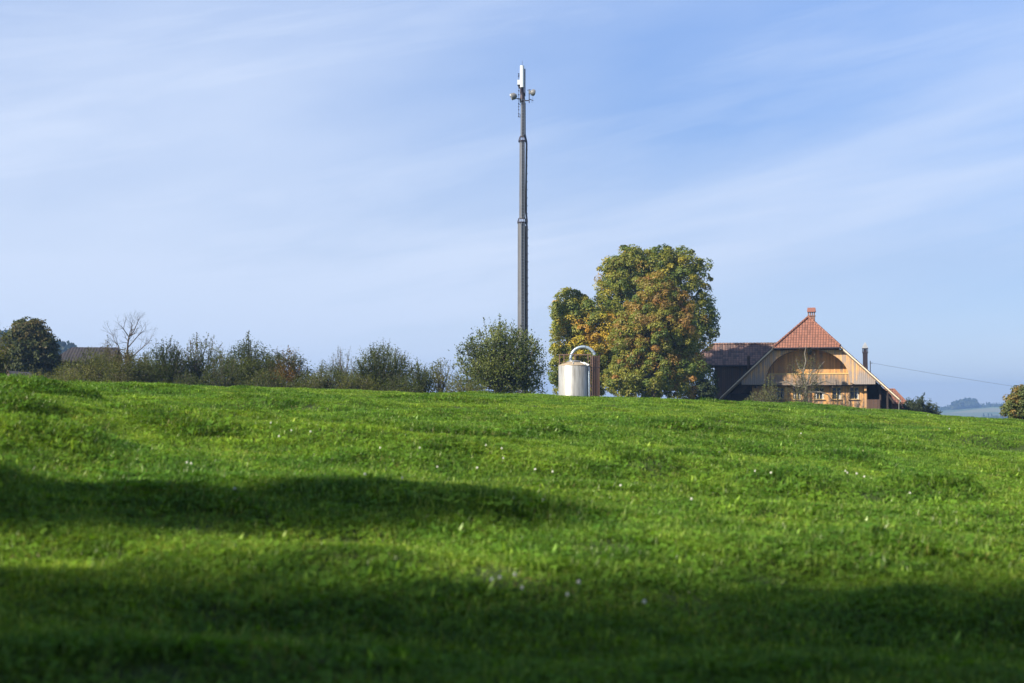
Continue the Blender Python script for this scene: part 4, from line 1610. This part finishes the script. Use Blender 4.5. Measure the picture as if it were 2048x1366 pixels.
for py in range(300, 780, 16):
    if 290 < py < 434: m.box((mx(1053.4), -.12, mz(py)), (.2, .22, .04))
    if py > 452: m.box((mx(1054.6), -.15, mz(py)), (.24, .25, .04))
m.build('cable_bundle', M_CABLE, mast)
m = MB()
m.bx(mx(1051), mx(1055.8), -.05, .3, 0, mz(452))
m.bx(mx(1051.5), mx(1054.4), -.03, .2, mz(432), mz(292))
m.bx(mx(1047), mx(1050.4), -.03, .16, mz(266), mz(205))
m.build('cable_tray', M_DARKM, mast)
# top antennas
m = MB()
hw_ = 4.2 * mm_
m.tube([(mx(1044.4), -.05, mz(175)), (mx(1044.4), -.05, mz(132))], [hw_, hw_], 18)
m.build('antenna_panel', M_WHITE, mast)
m = MB().bx(mx(1048.9), mx(1051.2), -.02, .18, mz(192), mz(137.5))
m.build('rear_antenna', M_DARKM, mast)
m = MB().tube([(mx(1044.4), .1, mz(205)), (mx(1044.4), .1, mz(150))], .07, 8)
for py in (146, 158, 167):
    m.bx(mx(1046), mx(1050), .05, .12, mz(py) - .03, mz(py) + .03)
m.tube([(mx(1042.5), 0, mz(186)), (mx(1042.5), 0, mz(176))], .12, 8)
m.tube([(mx(1046.3), .05, mz(188)), (mx(1046.0), .05, mz(175))], .10, 8)
m.build('mount', M_DARKM, mast)
m = MB().bx(mx(1034.8), mx(1040.2), -.2, .15, mz(170), mz(160.5))
m.build('radio_box', M_WHITE, mast)
m = MB()
m.slab([(mx(1035), -.1, mz(170)), (mx(1040.5), -.1, mz(170)), (mx(1041), -.1, mz(177)), (mx(1038), -.1, mz(177))], (0, .2, 0))
m.build('box_bracket', M_DARKM, mast)
m = MB().tube([(mx(1044.6), 0, mz(132)), (mx(1044.6), 0, mz(121))], [.018, .012], 5)
m.build('lightning_rod', M_DARKM, mast)
m = MB().tube([(mx(1037.4), -.1, mz(235)), (mx(1037.4), -.1, mz(147))], .018, 5)
for py in (148, 151, 154, 182, 190, 208, 214, 220, 228, 233):
    m.box((mx(1037.6), -.1, mz(py)), (.12, .1, .07))
m.tube([(mx(1037.4), -.1, mz(209)), (mx(1042), -.1, mz(211))], .02, 5)
for a, b in (((1037.4, 228), (1040.3, 229)), ((1040.3, 229), (1040.3, 235)), ((1040.3, 235), (1037.4, 235))):
    m.tube([(mx(a[0]), -.1, mz(a[1])), (mx(b[0]), -.1, mz(b[1]))], .018, 5)
m.build('dipole_antenna', M_DARKM, mast)
# middle clamp work
m = MB()
m.lathe([(.24, mz(205)), (.27, mz(200)), (.24, mz(196)), (.20, mz(190)), (.22, mz(186))], 10, (mx(1045), 0, 0), smooth=False)
m.tube([(mx(1044), -.1, mz(199)), (mx(1033), -.3, mz(198.5))], .05, 6)
m.tube([(mx(1046), -.1, mz(202)), (mx(1058), -.2, mz(202))], .05, 6)
m.tube([(mx(1058.6), -.2, mz(207)), (mx(1058.6), -.2, mz(180))], .04, 6)
m.tube([(mx(1058), -.2, mz(199)), (mx(1067), -.2, mz(202))], .035, 6)
m.tube([(mx(1054.5), -.2, mz(181.5)), (mx(1062), -.2, mz(180))], .025, 5)
m.tube([(mx(1066), -.3, mz(193)), (mx(1066), -.3, mz(204)), (mx(1064.5), -.3, mz(207)), (mx(1063), -.3, mz(204))], .012, 4)
m.build('support_arms', M_DARKM, mast)


def drum(cx_, cy_, ddir, rad, dep, lab=None):
    c = Vector((mx(cx_), -.35, mz(cy_)))
    d_ = Vector(ddir).normalized()
    m = MB()
    m.tube([c - d_ * dep, c - d_ * dep * .2, c + d_ * dep], [rad * .45, rad, rad], 24)
    o = m.build('dish', M_DRUM, mast)
    m = MB()
    m.tube([c + d_ * dep, c + d_ * (dep + .03)], [rad * .99, rad * .9], 24)
    m.build('radome', M_DRUM, o)
    return o


drum(1028, 194, (-.8, -.1, -.25), .32, .26)
drum(1065.2, 186.5, (.75, .3, -.12), .30, .17)
m = MB().box((mx(1021.5), -.45, mz(192.5)), (.18, .2, .16))
m.build('radio_unit', M_WHITE, mast)
m = MB().box((mx(1059.5), -.3, mz(186)), (.2, .25, .3))
m.build('radio_unit', M_DRUM, mast)

# ------------------------------------------------------------------ far hills
r = np.random.default_rng(3)
hxg = np.linspace(300, 1900, 110)
hyg = np.linspace(1500, 3300, 60)
HX, HY = np.meshgrid(hxg, hyg)
tt = (HY - 1500) / 1250
HZ = -60 + 57 * np.clip(np.sin(np.clip(tt, 0, 1) * math.pi / 2), 0, 1) ** 1.2 * (1 + .03 * np.sin(HX / 130)) - np.maximum(HY - 2750, 0) * .03
HZ += 3.0 * np.sin(HX / 90 + HY / 160) + 2.2 * np.sin(HX / 47 - HY / 110)
ny, nx = HX.shape
idx = np.arange(ny * nx).reshape(ny, nx)
fq2 = np.stack([idx[:-1, :-1], idx[:-1, 1:], idx[1:, 1:], idx[1:, :-1]], -1).reshape(-1, 4)
mfield, nt, out = new_mat('far_fields')
N = NT(nt)
geo = N.n('NewGeometry')
mp = N.n('Mapping', {0: (geo, 0), 3: (.006, .0035, .0)})
v = N.n('TexVoronoi', {'Vector': (mp, 0), 'Scale': 1.6})
c = N.ramp(N.math('FRACT', N.math('MULTIPLY', (N.n('SeparateColor', {0: (v, 1)}), 0), 3.0)), [(.0, (.07, .15, .04)), (.35, (.11, .20, .06)), (.6, (.20, .19, .10)), (.8, (.06, .12, .04))])
p = N.n('BsdfPrincipled', {'Base Color': c, 'Roughness': .9})
nt.links.new(p.outputs[0], out.inputs[0])
hills = npmesh('hills', np.stack([HX, HY, HZ], -1).reshape(-1, 3), fq2, mfield, smooth=True)
tag(hills, 'distant blue-green farmland hills on the horizon at the right', kind='structure')


def wood(name, label, pts, seed, sizes, pal, conif=.5):
    r = np.random.default_rng(seed)
    n = len(pts)
    V, Fc, C = [], [], []
    b = 0
    for i, (x, y, z) in enumerate(pts):
        s = sizes * r.uniform(.7, 1.35)
        con = r.random() < conif
        k = 46
        dirs = unit(r.normal(size=(k, 3)))
        if con:
            t = r.random(k)
            a = r.uniform(0, 6.28, k)
            P = np.stack([np.cos(a) * (1 - t) * .30 * s, np.sin(a) * (1 - t) * .30 * s, t * 1.25 * s + .1 * s], 1)
            nrm = unit(np.stack([np.cos(a), np.sin(a), np.full(k, .5)], 1))
        else:
            P = dirs * np.array([.42, .42, .45]) * s + np.array([0, 0, .55 * s])
            nrm = dirs
        P = P + np.array([x, y, z])
        ax = unit(np.cross(nrm, r.normal(size=(k, 3))))
        P = P - ax * .16 * s
        L = np.full(k, .34 * s) * r.uniform(.6, 1.2, k)
        col = np.array(pal[r.integers(len(pal))]) * r.uniform(.7, 1.3, (k, 1))
        v_, f_, c_ = leaves_np(P, ax, nrm, L, L * .8, col)
        V.append(v_); Fc.append(f_ + b); C.append(c_)
        b += len(v_)
    o = npmesh(name, np.concatenate(V), np.concatenate(Fc), M_LEAF, np.concatenate(C))
    tag(o, label, 'forest', kind='stuff')
    return o


def hillz(x, y):
    i = np.clip(np.searchsorted(hxg, x) - 1, 0, len(hxg) - 2)
    j = np.clip(np.searchsorted(hyg, y) - 1, 0, len(hyg) - 2)
    return HZ[j, i]


FD = [(.025, .045, .02), (.035, .055, .022), (.05, .06, .025)]
pts = []
for i in range(620):      # wooded knoll at px 1905-1955
    px = r.uniform(1903, 1953)
    y = r.uniform(2640, 2800)
    x = (px - CX) / F * y
    k = 1 - ((px - 1932) / 26) ** 2
    pts.append((x, y, hillz(x, y) - 3 + 5.0 * max(0, k)))
wood('far_forest', 'blue wooded knoll on the distant horizon at the right', pts, 1, 9.5, FD, .35)
pts = []
for i in range(1500):
    px = r.uniform(1800, 2300)
    y = r.uniform(2650, 2760) if r.random() < .7 else r.uniform(2180, 2240)
    if y < 2300 and not (1955 < px < 2100):
        y = 2700
    x = (px - CX) / F * y
    pts.append((x, y, hillz(x, y) - 3))
wood('far_forest', 'thin line of distant woods along the horizon ridge at the right', pts, 2, 7.0, FD, .3)
# left wooded hill
hx1 = np.linspace(-640, -120, 60)
hy1 = np.linspace(520, 1100, 40)
HX1, HY1 = np.meshgrid(hx1, hy1)


def lh(x, y):
    px = CX + x / y * F
    prof = np.interp(px, [-600, -100, 0, 60, 130, 165, 215, 400], [672, 690, 713, 712, 732, 750, 805, 900])
    zz = H_EYE + (815 - prof) / F * 760
    k = np.clip((y - 520) / 240, 0, 1)
    k2 = np.clip((y - 760) / 340, 0, 1)
    return -28 + (zz + 28) * np.sin(k * math.pi / 2) - k2 ** 2 * 20


ny, nx = HX1.shape
idx = np.arange(ny * nx).reshape(ny, nx)
fq3 = np.stack([idx[:-1, :-1], idx[:-1, 1:], idx[1:, 1:], idx[1:, :-1]], -1).reshape(-1, 4)
hl = npmesh('hills', np.stack([HX1, HY1, lh(HX1, HY1)], -1).reshape(-1, 3), fq3, mfield, smooth=True)
tag(hl, 'wooded hillside rising behind the far left trees', kind='structure')
pts = []
for i in range(2300):
    y = r.uniform(560, 830)
    px = r.uniform(-160, 215)
    x = (px - CX) / F * y
    pts.append((x, y, float(lh(x, y)) - 2))
wood('forest', 'dark blue-green mixed forest on the hillside at the far left', pts, 4, 8.5, [(.016, .034, .016), (.022, .040, .018), (.032, .042, .018), (.045, .042, .02)], .5)

# ------------------------------------------------------------------ trees left of the camera that shade the foreground; unseen crowns added behind it
SUN_AZ, SUN_EL = R(56), R(34)
SV = Vector((-math.sin(SUN_AZ) * math.cos(SUN_EL), -math.cos(SUN_AZ) * math.cos(SUN_EL), math.sin(SUN_EL)))


def shade(cx_, cy_, hh):
    """point at height hh whose shadow falls on (cx_, cy_)"""
    g = gz(cx_, cy_)
    return Vector((cx_, cy_, g)) + SV * ((hh - g) / SV.z)


def shade_tree(label, spots, seed, per=55, n=330, cr=.9):
    lob = [(shade(x, y, h), rx, ry, rz) for (x, y, h, rx, ry, rz) in spots]
    c = sum((l[0] for l in lob), Vector()) / len(lob)
    g = (c.x, c.y, 0)
    clump_tree('shade_tree', label, lob, seed, .34, pal_chest, g, n_clump=n, per=per, clump_r=cr, mat=M_LEAF, trunk_r=.3, limbs=8, inner=.6, group='trees left of the camera that shade the foreground')


shade_tree('broad tree out of view left of the camera, nearest to it', [(-3.4, 6.0, 20, 2.6, 1.2, 1.0), (-2.4, 7.6, 21, .8, .3, .35), (.6, 6.7, 19, 2.8, 1.3, 1.2), (.9, 8.0, 20, .8, .35, .4), (-1.5, 4.3, 15, 5, 2.2, 2.0)], 91, 30, 360, 1.4)
shade_tree('broad tree out of view behind the nearest shade tree', [(3.4, 7.1, 21, 2.8, 1.3, 1.1), (2.9, 8.8, 21, .9, .4, .4), (6.2, 7.9, 20, 2.6, 1.3, 1.1), (4.9, 9.6, 21, 1.0, .4, .4), (4.5, 5.0, 16, 5, 3, 2.2)], 92, 30, 370, 1.4)
shade_tree('slender tree out of view left of the camera throwing the separate far shadow band',
           [(-4.3, 10.3, 20, 1.6, .45, .4), (-2.6, 10.9, 20, 1.5, .45, .35), (-1.0, 11.7, 20, 1.3, .3, .25)], 94, 11, 100, .9)
clump_tree('shade_tree', 'wide spreading tree out of view right behind the camera, added to cut sky light on the foreground',  # unseen crown added to dim the sky light on the near grass
           [(Vector((-4, -6.5, 12)), 9, 6, 3.6), (Vector((7, -6.8, 13)), 8, 6, 3.6)], 95, .4, pal_chest, (1, -9, 0), n_clump=620, per=45, clump_r=1.2, mat=M_LEAF, trunk_r=.45, inner=.6,
           group='trees left of the camera that shade the foreground')

clump_tree('shade_tree', 'low canopy out of view right over the camera, added to darken the foreground',  # boughs added out of frame to shut off the sky overhead
           [(Vector((-7, -3.9, 9.3)), 6, 4, 2.2), (Vector((3, -4.1, 9.5)), 6.5, 4, 2.4), (Vector((13, -4, 9.6)), 6, 4, 2.4)], 96, .4, pal_chest, (2, -5.5, 0), n_clump=620, per=45, clump_r=1.1, mat=M_LEAF, trunk_r=.35, inner=.5,
           group='trees left of the camera that shade the foreground')
clump_tree('shade_tree', 'tall leafy crowns out of view far behind the camera, added to block more sky',  # extra unseen crowns put in to block sky light from behind
           [(Vector((-16, -12, 11)), 9, 5, 8), (Vector((2, -14, 11)), 10, 5, 8), (Vector((19, -12, 10)), 9, 5, 8)], 97, .5, pal_chest, (1, -14, 0), n_clump=700, per=40, clump_r=1.4, mat=M_LEAF, trunk_r=.5, inner=.5,
           group='trees left of the camera that shade the foreground')

# ------------------------------------------------------------------ clover flowers
fl = empty('clover_flower', (0, 0, 0), 0)
m = MB()
m.tube([(0, 0, -.02), (.004, 0, .05), (0, .003, .095)], .0018, 5)
st = m.build('stem', M_STEM, fl)
m = MB()
rr2 = random.Random(3)
for i in range(34):
    ph = math.acos(1 - 1.5 * (i + .5) / 34)
    th = i * 2.399
    d_ = Vector((math.sin(ph) * math.cos(th), math.sin(ph) * math.sin(th), math.cos(ph)))
    c0 = Vector((0, 0, .10))
    m.tube([c0 + d_ * .002, c0 + d_ * .012, c0 + d_ * .0165], [.0012, .003, .0012], 5)
hd = m.build('flower_head', M_PETAL, fl)
spots = [(541, 853), (585, 868), (560, 880), (838, 903), (1003, 905), (968, 897), (1008, 925), (957, 945), (873, 942), (1069, 947), (1105, 952), (1510, 950), (1540, 955), (1687, 948), (1695, 952),
         (1712, 955), (1728, 962), (990, 1178), (1038, 1195), (1156, 1183), (1133, 1210), (1000, 1175), (1022, 1168), (1282, 1222), (730, 960), (800, 968), (372, 935), (385, 938), (1030, 1010), (1090, 1015),
         (1820, 995), (1855, 830), (1900, 860), (470, 990), (620, 870), (1385, 1010), (1605, 870), (1440, 910), (760, 905), (1240, 980)]
first = True
for (px, py) in spots:
    g = on_ground(px, py + 4)
    if not g:
        continue
    if first:
        o = fl
        first = False
    else:
        o = fl.copy()
        COL.objects.link(o)
        for ch_ in (st, hd):
            c_ = ch_.copy()
            c_.parent = o
            COL.objects.link(c_)
    o.location = (g[0], g[1], gz(*g))
    s_ = RNG.uniform(.5, .85)
    o.scale = (s_, s_, .95)
    o.rotation_euler = (RNG.normal(0, .12), RNG.normal(0, .12), RNG.uniform(0, 6))
    tag(o, 'small white clover flower standing in the meadow grass', 'flower', 'white clover flowers scattered in the meadow')

# ------------------------------------------------------------------ haze
m = MB().bx(-3600, 3600, -3600, 3600, -75, 62)
hz = m.build('haze', M_STONE, None)
mh, nt, out = new_mat('haze_air')
pv = nt.nodes.new('ShaderNodeVolumePrincipled')
pv.inputs['Color'].default_value = (.34, .58, 1.0, 1)
pv.inputs['Density'].default_value = .00032
pv.inputs['Anisotropy'].default_value = .2
nt.links.new(pv.outputs[0], out.inputs['Volume'])
hz.data.materials.clear()
hz.data.materials.append(mh)
tag(hz, 'thin pale blue haze in the air over the countryside', 'haze', kind='stuff')

# ------------------------------------------------------------------ sky
wd = bpy.data.worlds.new('World')
SC.world = wd
wd.use_nodes = True
nt = wd.node_tree
nt.nodes.clear()
N = NT(nt)
out = nt.nodes.new('ShaderNodeOutputWorld')
sky = N.n('TexSky', None, sky_type='NISHITA', sun_disc=False, sun_elevation=SUN_EL, sun_rotation=R(180 + 56), air_density=1.0, dust_density=.25, ozone_density=2.2, altitude=500)
spz = N.n('SeparateXYZ', {0: (N.n('TexCoord'), 0)})
tint = N.ramp((spz, 2), [(0.0, (.62, .70, .98)), (.10, (.57, .63, .83)), (.28, (.90, 1.02, 1.28)), (.6, (.8, .85, .95))])
bg1 = N.n('Background', {0: N.mix(1.0, (sky, 0), tint, 'MULTIPLY'), 1: .074})
tc = N.n('TexCoord')
rt = N.n('VectorRotate', {'Vector': (tc, 0), 'Angle': R(11.5)}, rotation_type='Y_AXIS')
mp = N.n('Mapping', {0: (rt, 0), 1: (.35, .2, .15), 3: (1.6, 1.2, 13.0)})
wv = N.noise((mp, 0), 1.6, 3, .5, 1)
mp2 = N.n('VectorMath', {0: (mp, 0), 1: (N.n('VectorMath', {0: wv, 1: (.5, .5, .9)}, operation='MULTIPLY'), 0)}, operation='ADD')
c1 = N.noise((mp2, 0), 1.5, 7, .58)
mp3 = N.n('Mapping', {0: (rt, 0), 1: (3.3, 1.2, .4), 3: (.9, .8, 3.4)})
c2 = N.noise((mp3, 0), 2.0, 5, .5)
sp = N.n('SeparateXYZ', {0: (tc, 0)})
left = N.math('MULTIPLY', N.math('MULTIPLY_ADD', (sp, 0), -1.2, .26, clamp=True), N.math('MULTIPLY_ADD', (sp, 2), -2.2, 1.25, clamp=True))           # veil thicker towards the left
f = N.math('MULTIPLY_ADD', c1, 2.3, -1.08)
f2 = N.math('MULTIPLY_ADD', c2, 1.5, -.60)
f = N.math('ADD', N.math('MULTIPLY', f, .55, clamp=True), N.math('ADD', f2, left), clamp=True)
f = N.math('ADD', f, N.math('MULTIPLY_ADD', (sp, 2), -2.6, .50, clamp=True), clamp=True)
f = N.math('MULTIPLY', f, .88, clamp=True)
bg2 = N.n('Background', {0: (.40, .455, .56, 1), 1: 1.0})
mx_ = N.n('MixShader', {0: f, 1: (bg1, 0), 2: (bg2, 0)})
nt.links.new(mx_.outputs[0], out.inputs[0])

sun = bpy.data.lights.new('sun', 'SUN')
sun.energy = 5.0
sun.angle = R(.8)
sun.color = (1.0, .90, .76)
so = bpy.data.objects.new('sun', sun)
COL.objects.link(so)
so.rotation_euler = SV.to_track_quat('Z', 'Y').to_euler()
so.location = (-30, -30, 40)

# ------------------------------------------------------------------ camera
cam = bpy.data.cameras.new('camera')
cam.sensor_width = 36
cam.lens = F * 36 / 2048
cam.clip_start = .1
cam.clip_end = 9000
cam.dof.use_dof = True
cam.dof.focus_distance = 95
cam.dof.aperture_fstop = 2.0
co = bpy.data.objects.new('camera', cam)
COL.objects.link(co)
co.location = (0, 0, H_EYE)
co.rotation_euler = (math.pi / 2 + PITCH, 0, 0)
SC.camera = co

SC.view_settings.view_transform = 'Standard'
SC.view_settings.look = 'None'
SC.view_settings.exposure = 0.92
SC.view_settings.gamma = 1
SC.cycles.use_denoising = True
SC.cycles.max_bounces = 8
SC.cycles.transparent_max_bounces = 8
SC.cycles.volume_bounces = 0
